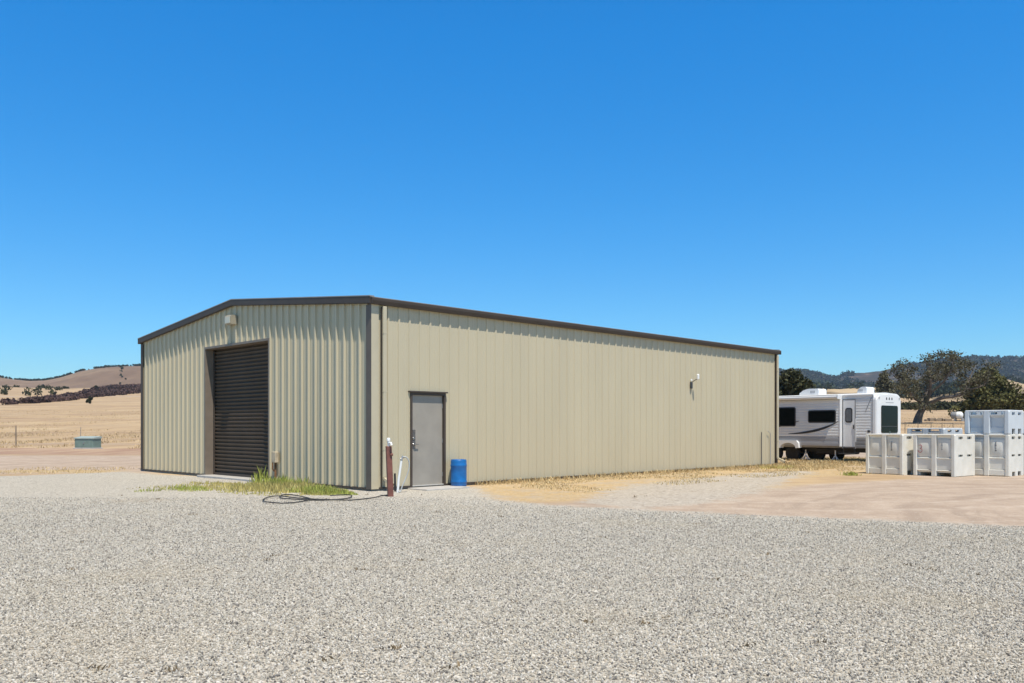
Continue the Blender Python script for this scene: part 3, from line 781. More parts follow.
def build_bins():
    lx=Vector((.609,-.793,0)); ly=Vector((.793,.609,0)); w=1.22; g='harvest bins beside the trailer'
    def put(t,cpx,cpy,z=0,Z=None,d=(0,0),turn=0.):
        lx=Vector((math.cos(R(-52.5+turn)),math.sin(R(-52.5+turn)),0)); ly=Vector((-lx.y,lx.x,0))
        y=Z or CAM_H*F/(cpy-HZ); c=Vector(((cpx-512)/F*y,y,0))
        o=c-lx*(w/2)+ly*(w/2)+lx*d[0]+ly*d[1]; t.location=(o.x,o.y,z); t.rotation_euler=(0,0,math.atan2(lx.y,lx.x)); return t
    A=bin_tall(False); put(A,902.7,475.3,turn=-3); marks(A,.25,.98,5,MAT['binmark'])
    tag(A,'pale cream plastic bin on the ground, nearest the trailer with no red mark','bin',g)
    Bb=bin_tall(True); put(Bb,954.9,477.3,turn=-.5); glyph3(Bb,-.40,.80,MAT['binred'],-.61+.012); marks(Bb,.24,.98,4,M('faint_mark',(.36,.35,.34),.7))
    tag(Bb,'cream plastic bin with a red painted numeral and open fork slots at its foot','bin',g)
    Cc=copy_tree(A); put(Cc,1009.2,476.7,turn=4); tag(Cc,'cream plastic bin at far right carrying a blue grey bin on top','bin',g)
    Dd=bin_low(); Dd.location=(Cc.location.x,Cc.location.y,1.221); Dd.rotation_euler=Cc.rotation_euler
    tag(Dd,'low blue grey plastic bin stacked on top of a cream bin','bin',g)
    E1=bin_low(True); put(E1,944,0,0,26.9); tag(E1,'blue grey bin at the bottom of stack behind the two front cream bins','bin',g)
    E2=copy_tree(E1); put(E2,944,0,.701,26.9,turn=-1); mm=MB(); mm.box(-.49,-.49,.672,.49,.49,.69); mm.build('lid',MAT['binblue'],E2); tag(E2,'blue grey bin topping the stack behind the two front cream bins','bin',g)  # lid panel added inside the rim to keep the open slots dark
    G1=copy_tree(Dd); G1.location=Cc.location+ly*1.42; G1.location.z=0; tag(G1,'blue grey bin on the ground behind the tallest stack at right edge','bin',g)
    G2=copy_tree(Dd); G2.location=Cc.location+ly*1.42; G2.location.z=.701; tag(G2,'upper blue grey bin of the pair behind the tallest stack at right edge','bin',g)

# ------------------------------------------------------------------ travel trailer
def build_trailer():
    rz=math.atan2(.8,-.6)+R(3); P0=Vector(((874.6-512)/F*33.9,33.9,0))
    T=empty('travel_trailer',P0,rz,'white and grey travel trailer with slide-out and big dark rear window','travel trailer')
    T.scale=(.94,)*3
    Wd,Ln=2.14,9.6; zb,zt=.62,2.93
    # local: x toward the front, visible side at y=0 (outside +y), rear at x=0 (outside -x)
    def siding(mb,x0,x1,y,z0,z1,sgn=1,pitch=.115):
        n=max(1,int((z1-z0)/pitch)); p=(z1-z0)/n
        for i in range(n):
            za=z0+i*p; pr=[(za,.0),(za+.012,.010),(za+p*.45,.014),(za+p*.85,.012),(za+p,.0)]
            for (a,o1),(b,o2) in zip(pr[:-1],pr[1:]):
                mb.add([(x0,y+sgn*o1,a),(x1,y+sgn*o1,a),(x1,y+sgn*o2,b),(x0,y+sgn*o2,b)],[(0,1,2,3)])
    m=MB(); m.box(.06,-Wd+.02,zb,Ln,-.02,zt-.02)
    body=m.build('body',MAT['rvside'],T)
    m=MB(); siding(m,.05,Ln,-.014,zb+.45,zt-.03); siding(m,.05,Ln,-Wd+.014,zb+.45,zt-.03,-1); m.build('side_siding',MAT['rvside'],body,False)
    m=MB(); siding(m,.05,Ln,-.013,zb,zb+.45); m.build('lower_siding',MAT['rvgrey'],body,False)
    # roof with rolled edge
    m=MB(); pr=[(.03,zt-.05),(.03,zt+.0),(-.05,zt+.045),(-Wd/2,zt+.085),(-Wd+.05,zt+.045),(-Wd-.03,zt),(-Wd-.03,zt-.05)]
    m.prism(pr,0,.05,Ln+.02); rf=m.build('roof',MAT['rvwhite'],T)
    # rear cap, rounded top corners
    m=MB(); r=.30; pts=[]
    y0,y1,za,zc=.03,-Wd-.03,.60,zt+.05
    pts=[(y0,za),(y0,zc-r)]
    for k in range(1,9): t=R(k*90/9); pts.append((y0-r+r*math.cos(t),zc-r+r*math.sin(t)*.85))
    pts+= [(-Wd/2,zc+.02)]
    for k in range(1,9): t=R(90+k*90/9); pts.append((y1+r+r*math.cos(t),zc-r+r*math.sin(t)*.85))
    pts+= [(y1,zc-r),(y1,za)]
    m.prism(pts,0,-.06,.06)
    # stepped face
    ins=[(y*.955-.05,z if z<1 else za+(z-za)*.975) for y,z in pts]; m.prism(ins,0,-.09,-.06)
    cap=m.build('rear_cap',MAT['rvwhite'],T)
    def rrect(y0,y1,z0,z1,r):
        o=[]
        for cy,cz,a0 in ((y1-r,z1-r,0),(y0+r,z1-r,90),(y0+r,z0+r,180),(y1-r,z0+r,270)):
            for k in range(6): t=R(a0+k*18); o.append((cy+r*math.cos(t),cz+r*math.sin(t)))
        return o
    m=MB(); m.prism(rrect(-1.83,-.38,1.28,2.45,.09),0,-.112,-.091); win=m.build('rear_window',MAT['glass'],T)
    m=MB(); m.box(-.116,-1.80,1.55,-.1125,-.41,1.575); m.build('window_rail',MAT['rvdark'],win)
    m=MB()
    for sgn in (0,1):
        yy=-.20 if sgn==0 else -1.98
        m2=MB(); m2.box(-.12,yy-.07,1.10,-.09,yy+.07,1.21,bev=.01); m2.build('tail_light',MAT['red'],T)
        m3=MB(); m3.lathe([(.035,-.115),(.035,-.09)],10,(0,yy,2.77),'x'); m3.build('marker_light',MAT['rvmid'],T)
    for k in range(3):
        yy=-.86-k*.235; m=MB(); m.prism([(yy-.05,2.70),(yy+.05,2.70),(yy+.035,2.80),(yy-.035,2.80)],0,-.096,-.0895); m.build('emblem',MAT['rvdark'],cap)
    m=MB()
    m.box(-.094,-.78,2.572,-.0892,-1.50,2.582)
    for k in range(9): m.box(-.095,-.80-k*.08,2.57,-.0892,-.845-k*.08,2.60)
    m.build('lettering',MAT['rvmid'],cap)
    m=MB(); m.box(-.20,-Wd+.1,.56,-.095,-.1,.68,bev=.02); m.build('bumper',MAT['chassis'],T)
    m=MB(); m.prism([(-1.40,1.10),(-1.10,1.24),(-.80,1.10)],0,-.12,-.0905); m.tube([(-.11,-1.10,1.2),(-.11,-1.10,1.36)],.02,6); m.build('spare_bracket',MAT['greenbox'],T)
    # siding corner piece and dark graphic on the rear quarter
    m=MB(); m.box(.04,-.0,zb,.075,.02,zt-.05); m.build('corner_moulding',MAT['rvmid'],T)
    m=MB(); m.prism([(.12,2.78),(.16,2.78),(.42,2.18),(.40,2.16)],1,.004,.012); m.build('graphic',MAT['rvmid'],body)
    m=MB(); m.box(.20,.002,1.30,.30,.025,1.40); m.build('outlet',MAT['rvdark'],body)
    # door
    dx0,dx1=.86,1.40
    m=MB(); m.box(dx0-.03,.0,.60,dx0,.035,2.74); m.box(dx1,.0,.60,dx1+.03,.035,2.74); m.box(dx0,.0,2.71,dx1,.035,2.74); m.build('door_trim',MAT['rvgrey'],T)
    m=MB(); m.box(dx0,.0,.68,dx1,.03,2.70,bev=.006); d=m.build('entry_door',MAT['rvwhite'],T)
    m=MB(); m.prism([(x,z) for x,z in rrect(dx0+.11,dx1-.10,1.72,2.36,.10)],1,.0305,.042); f=m.build('door_window',MAT['rvdark'],d)
    m=MB(); m.prism([(x,z) for x,z in rrect(dx0+.16,dx1-.15,1.78,2.30,.06)],1,.0425,.048); m.build('pane',MAT['glassgrey'],f)
    m=MB(); m.box(dx0+.03,.03,1.45,dx0+.08,.06,1.62,bev=.008); m.build('door_handle',MAT['rvdark'],d)
    m=MB(); m.box(dx0-.02,.03,.36,dx1+.02,.42,.40,bev=.008); m.box(dx0,.0,.36,dx0+.03,.03,.62); m.box(dx1-.03,.0,.36,dx1,.03,.62); m.build('entry_step',MAT['chassis'],T)
    m=MB(); m.tube([(dx0-.06,.07,.9),(dx0-.06,.07,1.9)],.014,8); m.build('grab_handle',MAT['rvwhite'],T)
    # slide-out
    sx0,sx1,sd=1.46,6.6,.16; s0,s1=.70,2.72
    m=MB(); m.box(sx0,.016,s0,sx1,sd-.016,s1); so=m.build('slide_out',MAT['rvside'],T)
    m=MB(); siding(m,sx0+.03,sx1-.03,sd-.014,s0+.42,s1-.02); m.build('slide_siding',MAT['rvside'],so,False)
    m=MB(); siding(m,sx0+.03,sx1-.03,sd-.013,s0,s0+.42,1,.14); m.build('slide_lower_band',MAT['rvmid'],so,False)
    m=MB(); m.box(sx0-.012,.02,s0-.02,sx0+.05,sd+.012,s1+.02,bev=.008); m.box(sx1-.05,.02,s0-.02,sx1+.012,sd+.012,s1+.02,bev=.008); m.box(sx0+.05,.02,s1-.03,sx1-.05,sd+.012,s1+.02); m.build('slide_trim',MAT['rvwhite'],so)
    def sidewin(x0,x1,z0,z1):
        m=MB(); m.prism(rrect(x0,x1,z0,z1,.09),1,sd-.01,sd+.014); w=m.build('slide_window',MAT['rvdark'],so)
        m=MB(); m.prism(rrect(x0+.05,x1-.05,z0+.05,z1-.05,.05),1,sd+.0145,sd+.02); m.build('pane',MAT['glass'],w)
    sidewin(1.66,3.0,1.72,2.28); sidewin(3.62,5.3,1.56,2.44)
    # swoosh graphics, thin vinyl proud of the siding
    def swoosh(c,mat,off):
        m=MB(); n=len(c)//2; m.prism(c,1,sd+.004+off,sd+.008+off); m.build('graphic',mat,so)
    def curve(p0,p1,p2,t0,k=14):
        up=[];dn=[]
        for i in range(k+1):
            t=i/k; x=(1-t)**2*p0[0]+2*t*(1-t)*p1[0]+t*t*p2[0]; z=(1-t)**2*p0[1]+2*t*(1-t)*p1[1]+t*t*p2[1]
            th=t0*math.sin(math.pi*min(1,t*.9+.05)); up.append((x,z+th)); dn.append((x,z-th))
        return up+dn[::-1]
    swoosh(curve((4.0,1.22),(2.4,1.28),(1.55,1.78),.055),MAT['rvdark'],.003)
    swoosh(curve((6.5,1.06),(5.0,1.50),(3.45,1.80),.06),MAT['rvdark'],.003)
    swoosh(curve((6.5,1.18),(5.2,1.52),(4.0,2.0),.03),MAT['rvmid'],0)
    # awning roll over the slide
    m=MB(); m.tube([(1.5,.30,2.84),(6.9,.30,2.84)],.085,14); aw=m.build('awning',MAT['rvwhite'],T)
    m=MB(); m.add([(1.5,.02,2.90),(6.88,.02,2.90),(6.88,.36,2.926),(1.5,.36,2.926),(1.5,.02,2.905),(6.88,.02,2.905),(6.88,.36,2.931),(1.5,.36,2.931)],[(0,3,2,1),(4,5,6,7),(0,1,5,4),(1,2,6,5),(2,3,7,6),(3,0,4,7)]); m.box(1.45,.0,2.74,1.49,.39,2.95,bev=.01); m.build('awning_fabric',MAT['rvwhite'],aw)
    # roof units
    def ac(x,L_,name='air_conditioner'):
        z=zt+.06; pr=[(x,z),(x,z+.22),(x+.05,z+.27),(x+L_*.5,z+.28),(x+L_*.78,z+.22),(x+L_,z+.08),(x+L_,z)]
        m=MB(); m.prism(pr,1,-.95,-.28); o=m.build(name,MAT['rvwhite'],rf)
        m=MB()
        for k in range(4): m.box(x+.18+k*.06,-.279,z+.08,x+.215+k*.06,-.272,z+.18)
        m.build('grille',MAT['rvmid'],o)
    ac(2.75,.95); ac(.50,.42)
    # wheels, fender, chassis, jacks
    m=MB(); m.box(.3,-Wd+.5,.42,Ln+.6,-Wd+.62,.62); m.box(.3,-.62,.42,Ln+.6,-.5,.62); m.box(.3,-Wd+.62,.45,.4,-.62,.55); m.box(4.0,-Wd+.3,.3,4.1,-.3,.4); m.build('chassis',MAT['chassis'],T)
    m=MB(); m.box(1.7,-2.0,.30,3.0,-.45,.60,bev=.05); m.build('holding_tank',MAT['chassis'],T)
    def wheel(x,y,out):
        r=.35; m=MB(); pr=[(r*.62,-.10),(r*.9,-.105),(r*.985,-.08),(r,-.04),(r,.04),(r*.985,.08),(r*.9,.105),(r*.62,.10)]
        m.lathe(pr,28,(x,y,r-.01),'y'); w=m.build('wheel',MAT['rubber'],T)
        m=MB(); m.lathe([(r*.61,.095*out),(r*.5,.05*out),(r*.2,.07*out),(.05,.09*out)],20,(x,y,r-.01),'y'); m.build('rim',M('dull_rim',(.10,.10,.10),.5,.3),w)
    for x in (3.95,4.85):
        wheel(x,-.16,1); wheel(x,-Wd+.16,-1)
    wheel(2.25,-.95,1); wheel(3.05,-.75,1)
    m=MB(); c=[]
    zf=.92
    out=[(3.40,.60),(3.43,zf-.10),(3.52,zf),(5.28,zf),(5.38,zf-.10),(5.42,.60)]
    inn=[]
    for cx in (4.85,3.95):
        for k in range(9): t=R(180*k/8); inn.append((cx+.40*math.cos(t),.58+.24*math.sin(t)))
    m.prism(out+inn,1,.0,.05 if False else .285); m.build('fender',MAT['rvwhite'],T)
    for x,y in ((.5,-.4),(.5,-2.0),(1.95,-.30),(3.42,-.35),(8.2,-.4)):
        m=MB(); m.tube([(x,y,.24),(x,y,.50)],.03,8); [m.tube([(x,y,.28),(x+dx_*.16,y+dy_*.10,.0)],.022,6) for dx_ in (-1,1) for dy_ in (-1,1)]
        m.build('jack_stand',MAT['rvwhite'] if x>.6 else MAT['chassis'],T)

# ------------------------------------------------------------------ vegetation
def quads_mesh(name, centers, size, mat, parent=None, flat=.0, jitter=.5, tri=False):
    n=len(centers); C=np.asarray(centers,float)
    a=RNG.normal(size=(n,3)); a/=np.linalg.norm(a,axis=1)[:,None]
    b=RNG.normal(size=(n,3)); b-= (b*a).sum(1)[:,None]*a; b/=np.linalg.norm(b,axis=1)[:,None]
    s=(size*(1-jitter+2*jitter*RNG.random(n)))[:,None]
    v0=C-a*s-b*s*.5; v1=C+a*s*.1-b*s*.75; v2=C+a*s+b*s*.2; v3=C-a*s*.1+b*s*.7
    V=np.stack([v0,v1,v2,v3],1).reshape(-1,3)
    me=bpy.data.meshes.new(name)
    me.vertices.add(4*n); me.vertices.foreach_set('co',V.astype(np.float32).ravel())
    me.loops.add(4*n); me.loops.foreach_set('vertex_index',np.arange(4*n,dtype=np.int32))
    me.polygons.add(n); me.polygons.foreach_set('loop_start',np.arange(0,4*n,4,dtype=np.int32))
    me.update(calc_edges=True); me.validate()
    me.materials.append(mat)
    o=bpy.data.objects.new(name,me); COL.objects.link(o)
    if parent is not None: o.parent=parent
    return o
def tree(name,label,loc,limbs,leaf,leaf_size,per_tip,spread,mat,seed,depth=3,lenf=.62,group=None,trunk_r=.35,angle=38,droop=.0):
    """limbs: list of polylines (main scaffold, local coordinates) with radii; twigs grow from them"""
    rnd=random.Random(seed)
    t=empty(name,loc,0,label,'tree',group)
    tr=MB(); tips=[]
    def grow(p,d,L,r,lev):
        n=3; pts=[p]; rad=[r]; q=p; dd=d
        for k in range(n):
            dd=(dd+Vector((rnd.uniform(-.3,.3),rnd.uniform(-.3,.3),rnd.uniform(-.18,.22)-droop))).normalized()
            q=q+dd*(L/n); pts.append(q); rad.append(max(.012,r*(1-.5*(k+1)/n)))
        tr.tube(pts,rad,5 if lev<2 else 4,caps=False)
        if lev>=depth: tips.append(q); tips.append(pts[2]); return
        for k in range(rnd.choice((2,3,3))):
            ax=Vector((rnd.uniform(-1,1),rnd.uniform(-1,1),rnd.uniform(-.6,.9))).normalized()
            nd=(dd*.9+ax*math.tan(R(angle))).normalized()
            grow(pts[rnd.choice((2,3))],nd,L*lenf*rnd.uniform(.75,1.2),max(.014,rad[-1]*.8),lev+1)
    for pts,rads,twig in limbs:
        P=catmull(pts,4); rr=np.interp(np.linspace(0,len(rads)-1,len(P)),range(len(rads)),rads)
        tr.tube(P,list(rr),9,caps=False)
        if twig:
            i0=int(len(P)*.35)
            for i in range(i0,len(P)):
                if rnd.random()<twig[1] or i==len(P)-1:
                    d=(P[min(i+1,len(P)-1)]-P[max(0,i-1)]).normalized()
                    ax=Vector((rnd.uniform(-1,1),rnd.uniform(-1,1),rnd.uniform(-.2,1.))).normalized()
                    grow(P[i],(d*.6+ax).normalized(),twig[0]*rnd.uniform(.7,1.2),float(rr[i])*.55,1)
    tr.build('trunk',MAT['bark'],t,False)
    cs=[]
    for p in tips:
        k=max(1,int(per_tip*rnd.uniform(.4,1.6)))
        g=RNG.normal(size=(k,3))*np.array([spread,spread,spread*.6]); cs.append(g+np.array(p))
    quads_mesh('crown',np.concatenate(cs),leaf_size,mat,t)
    return t
def blob_tree(name,label,loc,rx,ry,h,n,leaf,mat,seed,trunk=True,group=None,cat='tree',base=.12,clumps=22):
    rnd=random.Random(seed); t=empty(name,loc,0,label,cat,group)
    cs=[]; sk=MB()
    if trunk: sk.tube([(0,0,-.3),(0.05*h,0,h*.2),(0,.02*h,h*.5)],[h*.035,h*.028,h*.012],7)
    for k in range(clumps):
        th=rnd.uniform(0,6.283); u=rnd.uniform(0,1)**.5; zz=rnd.uniform(base,1)
        prof=math.sin(math.pi*min(1,max(.0,(zz-base)/(1-base))*.72+.26))
        c=np.array([math.cos(th)*rx*u*prof,math.sin(th)*ry*u*prof,h*(.02+zz*.9)])
        cr=rnd.uniform(.16,.30)
        if trunk: sk.tube([(0.02*h,0,h*(.15+.2*rnd.random())),tuple(c*.6+np.array([0,0,h*.1])),tuple(c)],[h*.014,h*.009,h*.004],5,caps=False)
        g=RNG.normal(size=(n//clumps,3)); g/=np.maximum(np.linalg.norm(g,axis=1),.3)[:,None]; g*=RNG.random(len(g))[:,None]**.4
        cs.append(c+g*np.array([rx*cr*1.3,ry*cr*1.3,h*cr*.62]))
    C=np.concatenate(cs); C=C[C[:,2]>.02*h]
    if trunk: sk.build('trunk',MAT['bark'],t,False)
    else: 
        for k in range(6):
            a=rnd.uniform(0,6.28); sk.tube([(0,0,-.1),(math.cos(a)*rx*.4,math.sin(a)*ry*.4,h*.55)],[h*.03,h*.012],5,caps=False)
        sk.build('stem',MAT['bark'],t,False)
    quads_mesh('crown',C,leaf,mat,t); return t

def build_trees():
    # the big open oak: trunk leans right, wide irregular crown
    Z=133.; X=(917-512)/F*Z; g=hz1(X,Z)
    u=Z/F*.91  # metres a pixel spans there
    V=Vector
    def q(dx,dz,dy=0.): return (dx*u,dy,dz*u)
    limbs=[
     ([q(0,-3),q(1,6),q(4,14),q(9,22)],[.85,.62,.5,.46],None),
     ([q(9,21),q(3,30,1),q(-4,38,2),q(-10,48,2),(-17*u,3,56*u)],[.36,.27,.2,.13,.06],(1.45,.92)),
     ([q(8,20),q(0,25,-1),q(-9,28,-2),q(-17,34,-3),q(-22,40,-3)],[.28,.21,.15,.1,.05],(1.3,.92)),
     ([q(9,22),q(10,34,-1),q(8,46,-2),q(10,58,-1),q(14,66,0)],[.36,.28,.22,.14,.06],(1.5,.92)),
     ([q(9,22),q(17,34,2),q(24,46,3),q(32,58,3),q(38,70,2)],[.38,.3,.23,.15,.06],(1.5,.95)),
     ([q(10,22),q(20,29,-2),q(32,31,-3),q(42,38,-3),q(50,50,-2),q(58,60,-1)],[.34,.27,.22,.17,.12,.05],(1.5,.95)),
     ([q(24,46,3),q(36,50,4),q(48,58,4),q(56,68,4)],[.2,.16,.1,.05],(1.4,.95)),
     ([q(42,38,-3),q(52,40,-4),q(62,46,-4),q(66,54,-3)],[.15,.11,.08,.04],(1.3,.95)),
     ([q(10,34,-1),q(18,46,-3),q(24,60,-4),q(28,68,-3)],[.2,.15,.1,.05],(1.4,.95)),
     ([q(-4,38,2),q(-2,50,4),q(2,60,4)],[.16,.11,.05],(1.4,.95)),
     ([q(7,17),q(1,16,-2),q(-5,19,-3)],[.13,.08,.04],(1.0,.7)),
    ]
    tree('oak_tree','wide open crowned oak with dark bare limbs in the straw field behind trailer',(X,Z,g-.2),limbs,None,.125,21,.46,MAT['oakleaf'],5,depth=2,lenf=.62)
    def place(px,Z): X=(px-512)/F*Z; return (X,Z,hz1(X,Z)-.1)
    Z=150.; u=Z/F
    blob_tree('oak_tree','dense dark green rounded oak right of the open oak',place(987,Z),31*u,5.2,52*u,15000,.22,MAT['darkleaf'],3,base=.02,clumps=60)
    Z=92.;u=Z/F
    blob_tree('oak_tree','dark olive oak rising between building end and trailer roof',place(790,Z),31*u,3.2,63*u,11000,.17,MAT['olive'],4,base=.08,clumps=46)
    Z=230.;u=Z/F
    blob_tree('oak_tree','brownish sparse oak behind the trailer rear, left of the open oak',place(884,Z),15*u,4.0,41*u,4200,.24,MAT['oakleaf'],9,base=.1,clumps=34)
    # shrubs and small trees on the left slope
    for px,Z,w,h,lab in ((90,360,2.6,3.0,'small round dark tree alone on the pale slope below the scrub band'),(64,760,7,3.6,'low wide dark tree at left on the yellow slope above the scrub band'),(112,700,6,3.8,'dark tree at the top edge of the scrub band, left of the building'),(128,730,6,4.5,'small dark tree near the building corner on top of the scrub band'),(139,770,6,4.5,'dark tree touching the building edge on the slope'),(96,620,4.5,4.5,'dark bush at the upper edge of the scrub band mid slope')):
        blob_tree('shrub',lab,place(px,Z),w/1.7,w/2,h,900,.42 if Z>400 else .3,MAT['shrub'],int(px),trunk=False,cat='shrub',group='trees dotted on the left slope',clumps=14)
    x,y=-29.2,60.
    blob_tree('shrub','small bright green bush in the field behind the green utility box',(x-.0+.6,y+8,hz1(x,y+8)),.85,.7,1.1,500,.10,MAT['weedgreen'],21,trunk=False,cat='shrub',clumps=9)

def far_clumps(name,label,pts,mat,leaf,n_each,hrange,group=None,cat='trees',wfac=.55):
    cs=[];sz=[]
    for (x,y,z) in pts:
        h=RNG.uniform(*hrange); g=RNG.normal(size=(n_each,3)); g/=np.linalg.norm(g,axis=1)[:,None]; g*=RNG.random(n_each)[:,None]**.35
        cs.append(np.array([x,y,z+h*.45])+g*np.array([h*wfac,h*wfac,h*.55])); 
    o=quads_mesh(name,np.concatenate(cs),leaf,mat); o['label']=label; o['category']=cat; o['kind']='stuff'; return o
def build_far_vegetation(ground):
    # heights from the built sheet by ray
    from mathutils.bvhtree import BVHTree
    me=ground.data
    bvh=BVHTree.FromPolygons([v.co for v in me.vertices],[p.vertices for p in me.polygons])
    def gz(x,y):
        h=bvh.ray_cast(Vector((x,y,900)),Vector((0,0,-1)))[0]
        return h.z if h else hz1(x,y)
    def P(px,Z): x=(px-512)/F*Z; return (x,Z,gz(x,Z))
    # brown scrub band climbing the left slope
    pts=[]
    while len(pts)<3200:
        px=random.uniform(-120,330); Z=random.uniform(280,1000)
        # lower/upper limits of the band in depth along the slope
        lo=np.interp(px,[-260,0,40,70,100,143,330],[280,335,370,420,500,600,850]); hi=np.interp(px,[-260,0,40,70,100,143,330],[285,338,400,510,660,900,1100])
        if lo<Z<hi and noise.noise((px*.03,Z*.02,4))>-.45-.2*random.random() :
            pts.append(P(px,Z))
    far_clumps('scrub','band of dry brown scrub climbing the left slope',pts,MAT['scrub'],.6,34,(1.3,3.0),cat='scrub',wfac=.8)
    pts=[]
    for k in range(170):
        px=random.uniform(-200,48); Z=random.uniform(780,860)
        if noise.noise((px*.06,Z*.02,9))>-.1: pts.append(P(px,Z))
    for k in range(16): pts.append(P(random.uniform(-40,60),random.uniform(520,700)))
    far_clumps('slope_bushes','low dark bushes scattered over the far left slope',pts,MAT['shrub'],.8,40,(2,4.5),cat='bushes',wfac=.9)
    # fringe of trees on the left skyline
    pts=[]
    for k in range(1500):
        px=random.uniform(-250,420); Z=1500+random.gauss(5,16)
        if noise.noise((px*.05,3,2))>-.35+.5*random.random()-.25: pts.append(P(px,Z))
    for k in range(220):
        px=random.uniform(120,330); Z=random.uniform(1250,1480)
        if noise.noise((px*.04,Z*.01,5))>.05: pts.append(P(px,Z))
    far_clumps('hilltop_trees','thin dark fringe of trees along the left hill skyline',pts,MAT['farleaf'],.9,26,(2,4.2),cat='trees')
    # right hand side: dark woods on the middle slopes, forest on the far ridges
    pts=[]
    while len(pts)<900:
        px=random.uniform(885,1300); Z=random.uniform(330,460)
        if noise.noise((px*.018,Z*.012,12))>-.02: pts.append(P(px,Z))
    pts=[p for p in pts]
    far_clumps('brush','dark brush line across the straw field beyond the oak',pts,MAT['shrub'],.7,40,(1.2,3.2),cat='brush',wfac=.95)
    pts=[]
    while len(pts)<1100:
        px=random.uniform(480,1350); Z=random.uniform(760,1650)
        if noise.noise((px*.014,Z*.004,21))>.20: pts.append(P(px,Z))
    far_clumps('hill_woods','dark oak woods on the tan middle hills at right',pts,MAT['farleaf'],1.7,34,(6,11),cat='woods',wfac=.75)
    pts=[]
    while len(pts)<3800:
        px=random.uniform(560,1300); Z=random.triangular(2000,3650,3480)
        if noise.noise((px*.012,Z*.002,31))>-.28: pts.append(P(px,Z))
    far_clumps('ridge_forest','blue hazed forest covering the far right ridges',pts,MAT['farleaf'],3.6,22,(9,19),cat='forest',wfac=.5)

def grass_mesh(name,pts,h,w,mat,lean=.45):
    """pts Nx3, h array; one thin triangle-pair per blade"""
    n=len(pts); C=np.asarray(pts,float); th=RNG.random(n)*6.283; d=np.stack([np.cos(th),np.sin(th),np.zeros(n)],1)
    th2=RNG.random(n)*6.283; l=np.stack([np.cos(th2),np.sin(th2),np.zeros(n)],1)*(h*lean*RNG.random(n))[:,None]
    ww=(w*(.6+.8*RNG.random(n)))[:,None]
    up=np.zeros((n,3)); up[:,2]=h
    v0=C-d*ww; v1=C+d*ww; v2=C+d*ww*.8+l*.4+up*.6; v3=C-d*ww*.1+l+up
    V=np.stack([v0,v1,v2,v3],1).reshape(-1,3)
    me=bpy.data.meshes.new(name); me.vertices.add(4*n); me.vertices.foreach_set('co',V.astype(np.float32).ravel())
    me.loops.add(4*n); me.loops.foreach_set('vertex_index',np.arange(4*n,dtype=np.int32)); me.polygons.add(n); me.polygons.foreach_set('loop_start',np.arange(0,4*n,4,dtype=np.int32)); me.update(calc_edges=True)
    me.materials.append(mat); o=bpy.data.objects.new(name,me); COL.objects.link(o); return o
